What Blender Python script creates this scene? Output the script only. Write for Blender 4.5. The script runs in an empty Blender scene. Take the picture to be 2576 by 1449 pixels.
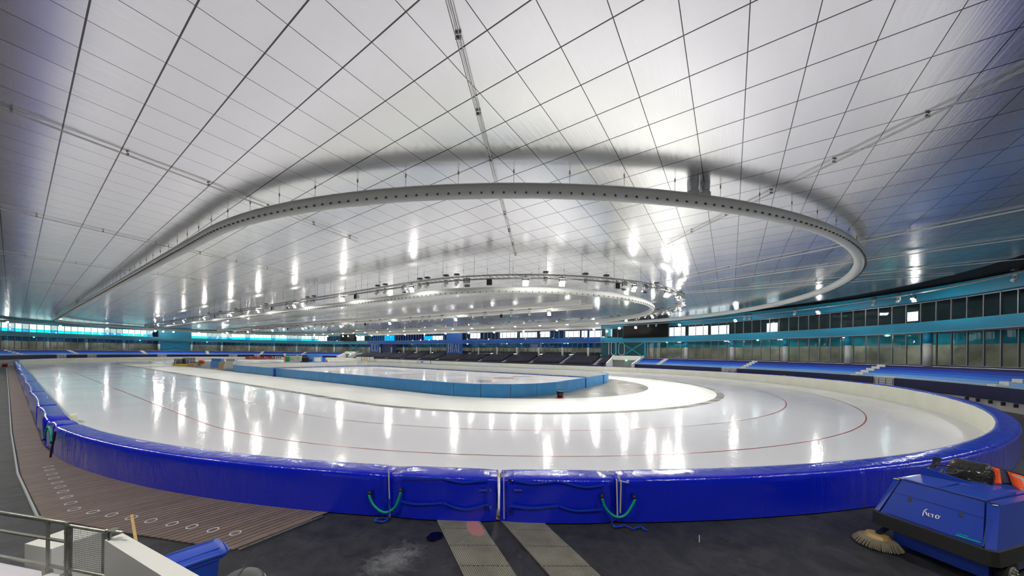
import bpy, bmesh, math, random
from mathutils import Vector, Matrix
random.seed(7)
sc = bpy.context.scene
COL = sc.collection
PI = math.pi
# ------------------------------------------------------------------ camera model (2576 x 1449)
F, PP, CX = 837.7, 886.8, 1288.0
ROLL, TH, HC = math.radians(.71), math.radians(56.63), 4.3
def W(u, v, z=0.0):                       # plan coordinates: u along the track, v across it
    return Vector((u, -v, z))
fw = Vector((math.cos(TH), -math.sin(TH), 0)); rt = Vector((-math.sin(TH), -math.cos(TH), 0)); up = Vector((0, 0, 1))
R3 = rt * math.cos(ROLL) + up * math.sin(ROLL); U3 = -rt * math.sin(ROLL) + up * math.cos(ROLL)
cam_d = bpy.data.cameras.new('camera'); cam = bpy.data.objects.new('camera', cam_d); COL.objects.link(cam)
M = Matrix((R3, U3, -fw)).transposed().to_4x4(); M.translation = Vector((0, 0, HC)); cam.matrix_world = M
cam_d.sensor_width = 36; cam_d.lens = F / 2576 * 36; cam_d.shift_y = (PP - 724.5) / 2576
cam_d.clip_end = 600; cam_d.clip_start = .05
sc.camera = cam
def PX(x, y, z):                          # photo pixel -> (u, v) on the level z
    D = fw + R3 * ((x - CX) / F) - U3 * ((y - PP) / F)
    t = (z - HC) / D.z
    return D.x * t, -D.y * t
def DL(d, l):                             # depth / lateral of the view -> (u, v)
    p = fw * d + rt * l
    return p.x, -p.y
def ray_dir(x):
    d, l = 1.0, (x - CX) / F
    return DL(d, l)
def hit(x, pts):                          # first crossing of the view direction x with a plan polyline -> (u, v, tangent)
    du, dv = ray_dir(x); best = None
    for (a, b), (c, d) in zip(pts[:-1], pts[1:]):
        eu, ev = c - a, d - b; det = du * (-ev) + eu * dv
        if abs(det) < 1e-9: continue
        t = (a * (-ev) + eu * b) / det; s = (du * b - dv * a) / det
        if t > 3 and -1e-6 <= s <= 1 + 1e-6 and (best is None or t < best[0]): best = (t, eu, ev)
    t, eu, ev = best; n = math.hypot(eu, ev)
    return t * du, t * dv, (eu / n, ev / n)
# ------------------------------------------------------------------ materials
def nt(m):
    m.use_nodes = True
    return m.node_tree.nodes, m.node_tree.links
def mat(name, col, rough=.5, metal=0.0, spec=.5, coat=0.0, bump=None, emit=0.0, var=None, ecol=None):
    """bump=(scale, strength, distance); var=(scale, amount): blotches of a slightly different colour"""
    m = bpy.data.materials.new(name); N, L = nt(m); b = N['Principled BSDF']
    b.inputs['Base Color'].default_value = (*col, 1); b.inputs['Roughness'].default_value = rough
    b.inputs['Metallic'].default_value = metal; b.inputs['Specular IOR Level'].default_value = spec
    b.inputs['Coat Weight'].default_value = coat; b.inputs['Coat Roughness'].default_value = .08
    if emit:
        b.inputs['Emission Color'].default_value = (*(ecol or col), 1); b.inputs['Emission Strength'].default_value = emit
    g = N.new('ShaderNodeNewGeometry') if (bump or var) else None
    if bump:
        t = N.new('ShaderNodeTexNoise'); t.inputs['Scale'].default_value = bump[0]; t.inputs['Detail'].default_value = 4
        L.new(g.outputs['Position'], t.inputs['Vector'])
        k = N.new('ShaderNodeBump'); k.inputs['Strength'].default_value = bump[1]; k.inputs['Distance'].default_value = bump[2]
        L.new(t.outputs['Fac'], k.inputs['Height']); L.new(k.outputs[0], b.inputs['Normal'])
    if var:
        t = N.new('ShaderNodeTexNoise'); t.inputs['Scale'].default_value = var[0]; t.inputs['Detail'].default_value = 6
        L.new(g.outputs['Position'], t.inputs['Vector'])
        r = N.new('ShaderNodeMapRange'); r.inputs['From Min'].default_value = .3; r.inputs['From Max'].default_value = .7
        r.inputs['To Min'].default_value = 1 - var[1]; r.inputs['To Max'].default_value = 1 + var[1]
        L.new(t.outputs['Fac'], r.inputs['Value'])
        x = N.new('ShaderNodeVectorMath'); x.operation = 'SCALE'; x.inputs[0].default_value = col
        L.new(r.outputs[0], x.inputs['Scale']); L.new(x.outputs[0], b.inputs['Base Color'])
    return m
def math_n(N, L, op, a, b=None, c=None):
    n = N.new('ShaderNodeMath'); n.operation = op
    for i, v in enumerate((a, b, c)):
        if v is None: continue
        if isinstance(v, (int, float)): n.inputs[i].default_value = v
        else: L.new(v, n.inputs[i])
    return n.outputs[0]
def glass(name, tint, refl=.1, rough=.02):
    m = bpy.data.materials.new(name); N, L = nt(m); N.remove(N['Principled BSDF'])
    t = N.new('ShaderNodeBsdfTransparent'); t.inputs[0].default_value = (*tint, 1)
    g = N.new('ShaderNodeBsdfGlossy'); g.inputs['Roughness'].default_value = rough
    lw = N.new('ShaderNodeLayerWeight'); lw.inputs[0].default_value = .5
    fr_ = math_n(N, L, 'MULTIPLY_ADD', math_n(N, L, 'POWER', lw.outputs['Facing'], 5.0), .93, .05)
    mx = N.new('ShaderNodeMixShader'); L.new(fr_, mx.inputs[0]); L.new(t.outputs[0], mx.inputs[1]); L.new(g.outputs[0], mx.inputs[2])
    L.new(mx.outputs[0], N['Material Output'].inputs[0])
    return m
M_ = {}
M_['white'] = mat('white_paint', (.75, .75, .72), .5)
M_['cream'] = mat('cream_pad_face', (.80, .80, .66), .45, var=(.6, .04))
M_['greypaint'] = mat('grey_paint', (.42, .43, .43), .5)
M_['duct'] = mat('light_grey_duct', (.50, .52, .50), .4)
M_['duct_foil'] = mat('crumpled_duct_foil', (.62, .64, .66), .28, .9, bump=(9, 1.0, .12))
M_['steel'] = mat('galvanised_steel', (.30, .305, .26), .4, .7, bump=(40, .2, .01), var=(8, .2))
M_['alu'] = mat('truss_aluminium', (.62, .62, .6), .35, .7)
M_['truss'] = mat('truss_tubes', (.22, .22, .21), .4, .3)
M_['dark'] = mat('black_plastic', (.012, .012, .013), .4)
M_['darkgrey'] = mat('dark_grey_metal', (.06, .065, .065), .45)
M_['void'] = mat('black_upper_roof', (.010, .008, .007), .8)
M_['teal'] = mat('teal_paint', (.0, .30, .48), .45)
M_['teal_light'] = mat('teal_paint_upper', (.0, .20, .33), .5)
M_['teal_far'] = mat('teal_paint_pale', (.03, .27, .34), .5)
M_['blue'] = mat('royal_blue_paint', (.0, .10, .45), .5)
M_['navy'] = mat('navy_panel', (.006, .006, .05), .45)
M_['vinyl'] = None
M_['blue_strap'] = mat('blue_webbing', (.004, .045, .48), .55)
M_['greentube'] = mat('green_rubber_tube', (.0, .36, .20), .35)
M_['seat'] = mat('navy_plastic_seat', (.011, .012, .042), .4)
M_['frame'] = mat('window_frame_metal', (.20, .22, .24), .4, .5)
M_['intbeige'] = mat('beige_inner_wall', (.55, .46, .33), .7, var=(.35, .45))
M_['intteal'] = mat('teal_inner_wall', (.0, .30, .38), .7, var=(.5, .25))
M_['intblue'] = mat('blue_inner_wall', (.002, .10, .30), .7, var=(.5, .25))
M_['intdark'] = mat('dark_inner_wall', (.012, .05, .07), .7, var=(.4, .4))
M_['intfloor'] = mat('gallery_floor', (.10, .10, .10), .5)
M_['glass'] = glass('window_glass', (.80, .88, .88))
M_['glass_cyan'] = glass('cyan_film_glass', (.0, .74, .78))
M_['glass_cyan_dim'] = glass('cyan_film_glass_dim', (.0, .22, .42))
M_['glass_frost'] = glass('greenish_glass', (.74, .86, .78))
M_['glass_grey'] = glass('blind_glass', (.28, .36, .33))
M_['glass_blue'] = glass('blue_glass', (.0, .30, .75))
M_['lamp'] = mat('lamp_glow', (1, .93, .78), .5, emit=60.0, ecol=(1, .93, .80))
M_['strip'] = mat('strip_light_glow', (.8, .95, .95), .5, emit=45.0, ecol=(.85, .97, 1))
M_['exit'] = mat('exit_light', (.1, .9, .6), .5, emit=4.0)
M_['screen'] = mat('black_screen', (.006, .006, .006), .7, spec=.15)
M_['red'] = mat('red_paint', (.45, .02, .02), .5)
M_['orange'] = mat('hi_vis_orange', (1.0, .10, .01), .6, var=(25, .2))
M_['grey_tape'] = mat('reflective_tape', (.42, .42, .42), .4)
M_['binblue'] = mat('blue_bin_plastic', (.02, .07, .48), .4)
M_['grey_plastic'] = mat('grey_plastic', (.085, .09, .085), .45)
M_['machine'] = mat('machine_blue_paint', (.01, .05, .42), .28, coat=.5)
M_['rubber'] = mat('bumper_rubber', (.018, .018, .018), .6)
M_['bristle'] = mat('brush_bristles', (.22, .19, .13), .8)
M_['seatblack'] = mat('black_vinyl_seat', (.012, .012, .012), .18, coat=.6, bump=(22, .8, .03))
M_['wood'] = mat('light_wood', (.50, .34, .14), .6, var=(30, .2))
M_['yellow'] = mat('yellow_plastic', (.65, .42, .0), .5)
M_['cardboard'] = mat('cardboard', (.42, .30, .18), .7)
M_['green'] = mat('green_print', (.05, .5, .08), .5)
M_['lblue'] = mat('light_blue_print', (.10, .30, .72), .5)
M_['logo'] = mat('white_lettering', (.85, .85, .85), .5)
M_['mint'] = mat('mint_print', (.0, .55, .42), .5)
M_['teal_x'] = mat('teal_brace', (.0, .33, .48), .45)
M_['redline'] = mat('red_line_paint', (.42, .05, .05), .3)
M_['blueline'] = mat('blue_line_paint', (.05, .15, .55), .3)
M_['postwhite'] = mat('white_post', (.62, .64, .58), .45)
M_['frost_strip'] = None
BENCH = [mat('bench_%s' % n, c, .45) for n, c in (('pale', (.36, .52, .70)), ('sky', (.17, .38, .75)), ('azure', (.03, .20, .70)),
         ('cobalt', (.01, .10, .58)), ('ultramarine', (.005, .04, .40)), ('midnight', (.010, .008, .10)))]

def vinyl():
    m = bpy.data.materials.new('blue_vinyl'); N, L = nt(m); b = N['Principled BSDF']
    b.inputs['Base Color'].default_value = (.003, .016, .60, 1); b.inputs['Roughness'].default_value = .2
    b.inputs['Coat Weight'].default_value = .45; b.inputs['Coat Roughness'].default_value = .06
    g = N.new('ShaderNodeNewGeometry')
    mp = N.new('ShaderNodeMapping'); mp.inputs['Scale'].default_value = (1, 1, .35); L.new(g.outputs['Position'], mp.inputs[0])
    t = N.new('ShaderNodeTexNoise'); t.inputs['Scale'].default_value = 1.6; t.inputs['Detail'].default_value = 5; t.inputs['Distortion'].default_value = 1.2
    L.new(mp.outputs[0], t.inputs[0])
    t2 = N.new('ShaderNodeTexNoise'); t2.inputs['Scale'].default_value = 13; t2.inputs['Detail'].default_value = 2; t2.inputs['Distortion'].default_value = .8
    L.new(g.outputs['Position'], t2.inputs[0])
    k = N.new('ShaderNodeBump'); k.inputs['Strength'].default_value = .4; k.inputs['Distance'].default_value = .08
    L.new(t.outputs['Fac'], k.inputs['Height'])
    k2 = N.new('ShaderNodeBump'); k2.inputs['Strength'].default_value = .28; k2.inputs['Distance'].default_value = .012
    L.new(t2.outputs['Fac'], k2.inputs['Height']); L.new(k.outputs[0], k2.inputs['Normal']); L.new(k2.outputs[0], b.inputs['Normal']); L.new(k2.outputs[0], b.inputs['Coat Normal'])
    return m
M_['vinyl'] = vinyl()

def ice(name, col, rough, streak=.25):
    m = bpy.data.materials.new(name); N, L = nt(m); b = N['Principled BSDF']
    b.inputs['Base Color'].default_value = (*col, 1); b.inputs['Specular IOR Level'].default_value = .25; b.inputs['IOR'].default_value = 1.25
    g = N.new('ShaderNodeNewGeometry')
    t = N.new('ShaderNodeTexNoise'); t.inputs['Scale'].default_value = 7; t.inputs['Detail'].default_value = 4
    L.new(g.outputs['Position'], t.inputs[0])
    k = N.new('ShaderNodeBump'); k.inputs['Strength'].default_value = streak; k.inputs['Distance'].default_value = .02
    L.new(t.outputs['Fac'], k.inputs['Height']); L.new(k.outputs[0], b.inputs['Normal'])
    t2 = N.new('ShaderNodeTexNoise'); t2.inputs['Scale'].default_value = .25; t2.inputs['Detail'].default_value = 5; t2.inputs['Distortion'].default_value = .6
    L.new(g.outputs['Position'], t2.inputs[0])
    r = N.new('ShaderNodeMapRange'); r.inputs['From Min'].default_value = .3; r.inputs['From Max'].default_value = .7
    r.inputs['To Min'].default_value = rough * .75; r.inputs['To Max'].default_value = rough * 1.35
    L.new(t2.outputs['Fac'], r.inputs['Value']); L.new(r.outputs[0], b.inputs['Roughness'])
    return m
M_['ice'] = ice('race_ice', (.82, .825, .87), .12)
M_['ice2'] = ice('practice_ice', (.71, .725, .70), .42, .05)
M_['rinkice'] = ice('rink_ice', (.84, .85, .88), .14, .1)

def ceiling_mat():
    m = bpy.data.materials.new('glossy_ceiling_foil'); N, L = nt(m); b = N['Principled BSDF']
    b.inputs['Metallic'].default_value = 1.0
    g = N.new('ShaderNodeNewGeometry'); s = N.new('ShaderNodeSeparateXYZ'); L.new(g.outputs['Position'], s.inputs[0])
    u = math_n(N, L, 'MULTIPLY', s.outputs[0], 7.9 / 7.75); v = math_n(N, L, 'MULTIPLY', s.outputs[1], -7.9 / 7.75)
    def lin(c0, c1, c2):
        return math_n(N, L, 'ADD', math_n(N, L, 'MULTIPLY_ADD', u, c1, c0), math_n(N, L, 'MULTIPLY', v, c2))
    w = lin(1, .002822, .004839)
    a = math_n(N, L, 'DIVIDE', lin(.321138, -.003448, .764952), w)
    c = math_n(N, L, 'DIVIDE', lin(-7.787325, .757897, -.038693), w)
    def line(x, hw):                       # dark seam around every whole number
        d = math_n(N, L, 'ABSOLUTE', math_n(N, L, 'SUBTRACT', math_n(N, L, 'FRACT', math_n(N, L, 'ADD', x, .5)), .5))
        return math_n(N, L, 'LESS_THAN', d, hw)
    seam = math_n(N, L, 'MAXIMUM', line(a, .013), line(c, .0085))
    cell = N.new('ShaderNodeCombineXYZ')
    L.new(math_n(N, L, 'ROUND', math_n(N, L, 'SUBTRACT', a, .5)), cell.inputs[0]); L.new(math_n(N, L, 'ROUND', math_n(N, L, 'SUBTRACT', c, .5)), cell.inputs[1])
    wn = N.new('ShaderNodeTexWhiteNoise'); wn.noise_dimensions = '2D'; L.new(cell.outputs[0], wn.inputs[0])
    # brushed streaks run across the hall
    mp = N.new('ShaderNodeMapping'); mp.inputs['Scale'].default_value = (14, .25, 1); L.new(g.outputs['Position'], mp.inputs[0])
    st = N.new('ShaderNodeTexNoise'); st.inputs['Scale'].default_value = 1; st.inputs['Detail'].default_value = 3; L.new(mp.outputs[0], st.inputs[0])
    rr = N.new('ShaderNodeMapRange'); rr.inputs['To Min'].default_value = .17; rr.inputs['To Max'].default_value = .30; L.new(st.outputs['Fac'], rr.inputs[0])
    L.new(rr.outputs[0], b.inputs['Roughness'])
    mx = N.new('ShaderNodeMix'); mx.data_type = 'RGBA'; mx.inputs[6].default_value = (.93, .93, .95, 1); mx.inputs[7].default_value = (.10, .10, .10, 1)
    L.new(seam, mx.inputs[0]); L.new(mx.outputs[2], b.inputs['Base Color'])
    # each panel tilts by a hair
    nm = N.new('ShaderNodeVectorMath'); nm.operation = 'SUBTRACT'; L.new(wn.outputs['Color'], nm.inputs[0]); nm.inputs[1].default_value = (.5, .5, .5)
    ns = N.new('ShaderNodeVectorMath'); ns.operation = 'SCALE'; ns.inputs['Scale'].default_value = .012; L.new(nm.outputs[0], ns.inputs[0])
    na = N.new('ShaderNodeVectorMath'); na.operation = 'ADD'; L.new(g.outputs['Normal'], na.inputs[0]); L.new(ns.outputs[0], na.inputs[1])
    nn = N.new('ShaderNodeVectorMath'); nn.operation = 'NORMALIZE'; L.new(na.outputs[0], nn.inputs[0])
    k = N.new('ShaderNodeBump'); k.inputs['Strength'].default_value = .12; k.inputs['Distance'].default_value = .02
    L.new(st.outputs['Fac'], k.inputs['Height']); L.new(nn.outputs[0], k.inputs['Normal']); L.new(k.outputs[0], b.inputs['Normal'])
    return m
M_['ceiling'] = ceiling_mat()

def floor_mat():
    m = bpy.data.materials.new('black_rubber_floor'); N, L = nt(m); b = N['Principled BSDF']; b.inputs['Roughness'].default_value = .6
    g = N.new('ShaderNodeNewGeometry')
    t = N.new('ShaderNodeTexNoise'); t.inputs['Scale'].default_value = 1.6; t.inputs['Detail'].default_value = 12; t.inputs['Roughness'].default_value = .78; t.inputs['Distortion'].default_value = .5
    L.new(g.outputs['Position'], t.inputs[0])
    r = N.new('ShaderNodeValToRGB'); r.color_ramp.elements[0].position = .35; r.color_ramp.elements[0].color = (.005, .006, .009, 1)
    r.color_ramp.elements[1].position = .78; r.color_ramp.elements[1].color = (.060, .062, .070, 1)
    L.new(t.outputs['Fac'], r.inputs[0])
    # pale chalky smear where the mats are dragged, and fainter scuffs
    cx, cy_ = PX(990, 1405, 0); sp = N.new('ShaderNodeSeparateXYZ'); L.new(g.outputs['Position'], sp.inputs[0])
    dx = math_n(N, L, 'MULTIPLY', math_n(N, L, 'ADD', sp.outputs[0], -cx), 1.0); dy = math_n(N, L, 'MULTIPLY', math_n(N, L, 'ADD', sp.outputs[1], cy_), .75)
    dd = math_n(N, L, 'SQRT', math_n(N, L, 'ADD', math_n(N, L, 'MULTIPLY', dx, dx), math_n(N, L, 'MULTIPLY', dy, dy)))
    tn = N.new('ShaderNodeTexNoise'); tn.inputs['Scale'].default_value = 4; tn.inputs['Detail'].default_value = 12; tn.inputs['Roughness'].default_value = .75; tn.inputs['Distortion'].default_value = 1.0; L.new(g.outputs['Position'], tn.inputs[0])
    mk = math_n(N, L, 'MAXIMUM', math_n(N, L, 'SUBTRACT', math_n(N, L, 'MULTIPLY', tn.outputs['Fac'], 1.6), math_n(N, L, 'ADD', dd, .25)), 0.0)
    tf = N.new('ShaderNodeTexNoise'); tf.inputs['Scale'].default_value = 1.3; tf.inputs['Detail'].default_value = 14; tf.inputs['Roughness'].default_value = .8; tf.inputs['Distortion'].default_value = 2.5; L.new(g.outputs['Position'], tf.inputs[0])
    sc_ = math_n(N, L, 'MAXIMUM', math_n(N, L, 'MULTIPLY', math_n(N, L, 'SUBTRACT', tf.outputs['Fac'], .58), 1.6), 0.0)
    mm = math_n(N, L, 'MINIMUM', math_n(N, L, 'ADD', math_n(N, L, 'MULTIPLY', mk, .8), sc_), .7)
    mxs = N.new('ShaderNodeMix'); mxs.data_type = 'RGBA'; L.new(mm, mxs.inputs[0]); L.new(r.outputs[0], mxs.inputs[6]); mxs.inputs[7].default_value = (.34, .35, .37, 1)
    L.new(mxs.outputs[2], b.inputs['Base Color'])
    t2 = N.new('ShaderNodeTexNoise'); t2.inputs['Scale'].default_value = 120; L.new(g.outputs['Position'], t2.inputs[0])
    k = N.new('ShaderNodeBump'); k.inputs['Strength'].default_value = .3; k.inputs['Distance'].default_value = .01
    L.new(t2.outputs['Fac'], k.inputs['Height']); L.new(k.outputs[0], b.inputs['Normal'])
    return m
M_['floor'] = floor_mat()

def stripes(name, c1, c2, period, gap, direction, rough=.6, rnd=.25, fan=None):
    """boards or bars laid side by side: direction = plan vector across the boards"""
    m = bpy.data.materials.new(name); N, L = nt(m); b = N['Principled BSDF']; b.inputs['Roughness'].default_value = rough
    g = N.new('ShaderNodeNewGeometry'); d = N.new('ShaderNodeVectorMath'); d.operation = 'DOT_PRODUCT'
    L.new(g.outputs['Position'], d.inputs[0]); d.inputs[1].default_value = (direction[0] / period, -direction[1] / period, 0)
    x = d.outputs['Value']
    if fan:                                # boards that fan out slightly round the bend
        sp = N.new('ShaderNodeSeparateXYZ'); L.new(g.outputs['Position'], sp.inputs[0])
        x = math_n(N, L, 'DIVIDE', math_n(N, L, 'ARCTAN2', math_n(N, L, 'ADD', sp.outputs[0], -fan[0]), math_n(N, L, 'MULTIPLY_ADD', sp.outputs[1], -1.0, -fan[1])), fan[2])
    f = math_n(N, L, 'FRACT', x); gp = math_n(N, L, 'LESS_THAN', f, gap)
    wn = N.new('ShaderNodeTexWhiteNoise'); wn.noise_dimensions = '1D'; L.new(math_n(N, L, 'FLOOR', x), wn.inputs['W'])
    t = N.new('ShaderNodeTexNoise'); t.inputs['Scale'].default_value = 5; t.inputs['Detail'].default_value = 6; L.new(g.outputs['Position'], t.inputs[0])
    s = math_n(N, L, 'ADD', math_n(N, L, 'MULTIPLY_ADD', wn.outputs['Value'], rnd, 1 - rnd), math_n(N, L, 'MULTIPLY_ADD', t.outputs['Fac'], .5, -.25))
    sv = N.new('ShaderNodeVectorMath'); sv.operation = 'SCALE'; sv.inputs[0].default_value = c1; L.new(s, sv.inputs['Scale'])
    mx = N.new('ShaderNodeMix'); mx.data_type = 'RGBA'; L.new(gp, mx.inputs[0]); L.new(sv.outputs[0], mx.inputs[6]); mx.inputs[7].default_value = (*c2, 1)
    L.new(mx.outputs[2], b.inputs['Base Color'])
    k = N.new('ShaderNodeBump'); k.inputs['Distance'].default_value = .01; k.inputs['Strength'].default_value = .8; k.invert = True
    L.new(gp, k.inputs['Height']); L.new(k.outputs[0], b.inputs['Normal'])
    return m
_a = PX(113, 1250, 0); _b = PX(450, 1187, 0)
_n = (-(_b[1] - _a[1]), _b[0] - _a[0]); _l = math.hypot(*_n); PLANK = (_n[0] / _l, _n[1] / _l)
M_['deck'] = stripes('brown_deck_boards', (.21, .155, .128), (.022, .013, .010), .165, .18, (1, .06)); M_['deck_fan'] = stripes('brown_deck_boards_fanned', (.21, .155, .128), (.022, .013, .010), .165, .18, PLANK, fan=(9.0, 28.5, .0062))
M_['snow'] = stripes('scraped_snow_strip', (.46, .46, .43), (.12, .12, .12), .5, .14, (.6, .8), .8, .75)

def grate_mat(d1, d2):
    m = bpy.data.materials.new('fibreglass_grating'); N, L = nt(m); b = N['Principled BSDF']; b.inputs['Roughness'].default_value = .6
    g = N.new('ShaderNodeNewGeometry'); out = []
    for d in (d1, d2):
        q = N.new('ShaderNodeVectorMath'); q.operation = 'DOT_PRODUCT'; L.new(g.outputs['Position'], q.inputs[0]); q.inputs[1].default_value = (d[0] / .04, -d[1] / .04, 0)
        f = math_n(N, L, 'FRACT', q.outputs['Value']); out.append(math_n(N, L, 'GREATER_THAN', f, .34))
    hole = math_n(N, L, 'MULTIPLY', out[0], out[1])
    t = N.new('ShaderNodeTexNoise'); t.inputs['Scale'].default_value = 2; t.inputs['Detail'].default_value = 5; L.new(g.outputs['Position'], t.inputs[0])
    r = N.new('ShaderNodeValToRGB'); r.color_ramp.elements[0].position = .3; r.color_ramp.elements[0].color = (.20, .19, .15, 1)
    r.color_ramp.elements[1].position = .7; r.color_ramp.elements[1].color = (.36, .345, .27, 1); L.new(t.outputs['Fac'], r.inputs[0])
    mx = N.new('ShaderNodeMix'); mx.data_type = 'RGBA'; L.new(hole, mx.inputs[0]); L.new(r.outputs[0], mx.inputs[6]); mx.inputs[7].default_value = (.06, .058, .05, 1)
    L.new(mx.outputs[2], b.inputs['Base Color'])
    return m

# ------------------------------------------------------------------ mesh helpers (all in plan coordinates u, v, z)
class MB:
    def __init__(s): s.v = []; s.f = []; s.m = []
    def add(s, vs, fs, mi=0):
        n = len(s.v); s.v += [Vector(p) for p in vs]; s.f += [tuple(i + n for i in f) for f in fs]; s.m += [mi] * len(fs)
        return s
    def quad(s, a, b, c, d, mi=0): return s.add([a, b, c, d], [(0, 1, 2, 3)], mi)
    def prism(s, pts, z0, z1, mi=0):       # pts: plan polygon; z1 may be a list
        n = len(pts); zt = z1 if isinstance(z1, (list, tuple)) else [z1] * n; zb = z0 if isinstance(z0, (list, tuple)) else [z0] * n
        vs = [(p[0], p[1], z) for p, z in zip(pts, zb)] + [(p[0], p[1], z) for p, z in zip(pts, zt)]
        fs = [tuple(range(n))[::-1], tuple(range(n, 2 * n))] + [(i, (i + 1) % n, n + (i + 1) % n, n + i) for i in range(n)]
        return s.add(vs, fs, mi)
    def box(s, c, ax, dims, mi=0):         # c centre, ax = (u, v) unit vector of the long axis, dims (along, across, height)
        a = Vector((ax[0], ax[1], 0)); b = Vector((-ax[1], ax[0], 0)); h = Vector((0, 0, 1)); c = Vector(c)
        vs = [c + a * (i * dims[0] / 2) + b * (j * dims[1] / 2) + h * (k * dims[2] / 2) for k in (-1, 1) for i, j in ((-1, -1), (1, -1), (1, 1), (-1, 1))]
        return s.add(vs, [(3, 2, 1, 0), (4, 5, 6, 7), (0, 1, 5, 4), (1, 2, 6, 5), (2, 3, 7, 6), (3, 0, 4, 7)], mi)
    def bar(s, p, q, w, h=None, mi=0):     # rectangular bar between two points
        p, q = Vector(p), Vector(q); d = (q - p).normalized(); x = d.cross(Vector((0, 0, 1)))
        x = Vector((1, 0, 0)) if x.length < 1e-4 else x.normalized(); y = x.cross(d); h = h or w
        vs = [e + x * (i * w / 2) + y * (j * h / 2) for e in (p, q) for i, j in ((-1, -1), (1, -1), (1, 1), (-1, 1))]
        return s.add(vs, [(3, 2, 1, 0), (4, 5, 6, 7), (0, 1, 5, 4), (1, 2, 6, 5), (2, 3, 7, 6), (3, 0, 4, 7)], mi)
    def tube(s, pts, r, n=8, closed=False, mi=0, caps=True):
        pts = [Vector(p) for p in pts]; N = len(pts); vs = []
        for i, p in enumerate(pts):
            a = pts[(i - 1) % N] if (closed or i > 0) else p; b = pts[(i + 1) % N] if (closed or i < N - 1) else p
            d = (b - a).normalized(); x = d.cross(Vector((0, 0, 1)))
            x = Vector((1, 0, 0)) if x.length < 1e-3 else x.normalized(); y = x.cross(d)
            rr = r[i] if isinstance(r, (list, tuple)) else r
            vs += [p + x * (rr * math.cos(2 * PI * k / n)) + y * (rr * math.sin(2 * PI * k / n)) for k in range(n)]
        fs = [(i * n + k, i * n + (k + 1) % n, ((i + 1) % N) * n + (k + 1) % n, ((i + 1) % N) * n + k) for i in range(N if closed else N - 1) for k in range(n)]
        if not closed and caps: fs += [tuple(range(n))[::-1], tuple((N - 1) * n + k for k in range(n))]
        return s.add(vs, fs, mi)
    def ribbon(s, inner, outer, z, closed=True, mi=0):   # flat band between two plan curves of equal length
        n = len(inner); vs = [(p[0], p[1], z) for p in inner] + [(p[0], p[1], z) for p in outer]
        return s.add(vs, [(i, (i + 1) % n, n + (i + 1) % n, n + i) for i in range(n if closed else n - 1)], mi)
    def disc(s, c, r, z0, z1, n=16, mi=0, r2=None):
        r2 = r if r2 is None else r2; vs = []
        for rr, z in ((r, z0), (r2, z1)):
            vs += [(c[0] + rr * math.cos(2 * PI * k / n), c[1] + rr * math.sin(2 * PI * k / n), z) for k in range(n)]
        return s.add(vs, [tuple(range(n))[::-1], tuple(range(n, 2 * n))] + [(k, (k + 1) % n, n + (k + 1) % n, n + k) for k in range(n)], mi)
    def sphere(s, c, r, n=8, mi=0, sz=1.0):
        c = Vector(c); vs = []; m = n // 2
        for i in range(m + 1):
            a = PI * i / m
            vs += [c + Vector((r * math.sin(a) * math.cos(2 * PI * k / n), r * math.sin(a) * math.sin(2 * PI * k / n), r * sz * math.cos(a))) for k in range(n)]
        return s.add(vs, [(i * n + k, i * n + (k + 1) % n, (i + 1) * n + (k + 1) % n, (i + 1) * n + k) for i in range(m) for k in range(n)], mi)
def base_of(mb):
    xs = [p.x for p in mb.v]; ys = [p.y for p in mb.v]; zs = [p.z for p in mb.v]
    return ((min(xs) + max(xs)) / 2, (min(ys) + max(ys)) / 2, min(zs))
def tag(o, label=None, cat=None, group=None, kind=None):
    if label: o['label'] = label
    if cat: o['category'] = cat
    if group: o['group'] = group
    if kind: o['kind'] = kind
    return o
ORG = {}
def obj(name, mb, m, parent=None, smooth=False, origin=None):
    """link ONE mesh object; mb in plan coordinates, origin = plan point that becomes the object's origin"""
    if not mb.v: mb.add([(0, 0, -1), (.01, 0, -1), (0, .01, -1)], [(0, 1, 2)]); print('EMPTY', name)
    if origin is None:
        origin = ORG.get(parent.name, (0, 0, 0)) if parent else base_of(mb)
    ou = Vector(origin); me = bpy.data.meshes.new(name)
    vs = [((p.x - ou.x), -(p.y - ou.y), p.z - ou.z) for p in mb.v]
    me.from_pydata(vs, [], [tuple(reversed(f)) for f in mb.f]); 
    for mm in (m if isinstance(m, (list, tuple)) else [m]): me.materials.append(M_[mm] if isinstance(mm, str) else mm)
    for p, i in zip(me.polygons, mb.m):
        p.material_index = i; p.use_smooth = smooth
    bm = bmesh.new(); bm.from_mesh(me); bmesh.ops.recalc_face_normals(bm, faces=bm.faces); bm.to_mesh(me); bm.free()
    o = bpy.data.objects.new(name, me); COL.objects.link(o)
    if parent:
        o.parent = parent; po = Vector(ORG[parent.name])
        o.location = (ou.x - po.x, -(ou.y - po.y), ou.z - po.z)
    else: o.location = (ou.x, -ou.y, ou.z)
    ORG[o.name] = tuple(ou)
    return o
def thing(name, label, cat, at=(0, 0, 0), group=None):
    o = bpy.data.objects.new(name, None); COL.objects.link(o); o.location = (at[0], -at[1], at[2]); o.empty_display_size = .2
    ORG[o.name] = tuple(at); tag(o, label, cat, group)
    return o
def struct(name, mb, m, parent=None, smooth=False):
    o = obj(name, mb, m, parent, smooth); o['kind'] = 'structure'
    return o
def dup(root, at, rotz, label=None, group=None, rot=None):
    r = root.copy(); COL.objects.link(r); r.location = (at[0], -at[1], at[2]); r.rotation_euler = rot or (0, 0, rotz)
    if label: r['label'] = label
    if group: r['group'] = group
    for ch in list(root.children):
        c = ch.copy(); COL.objects.link(c); c.parent = r
        for g2 in list(ch.children):
            d = g2.copy(); COL.objects.link(d); d.parent = c
    return r
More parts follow.
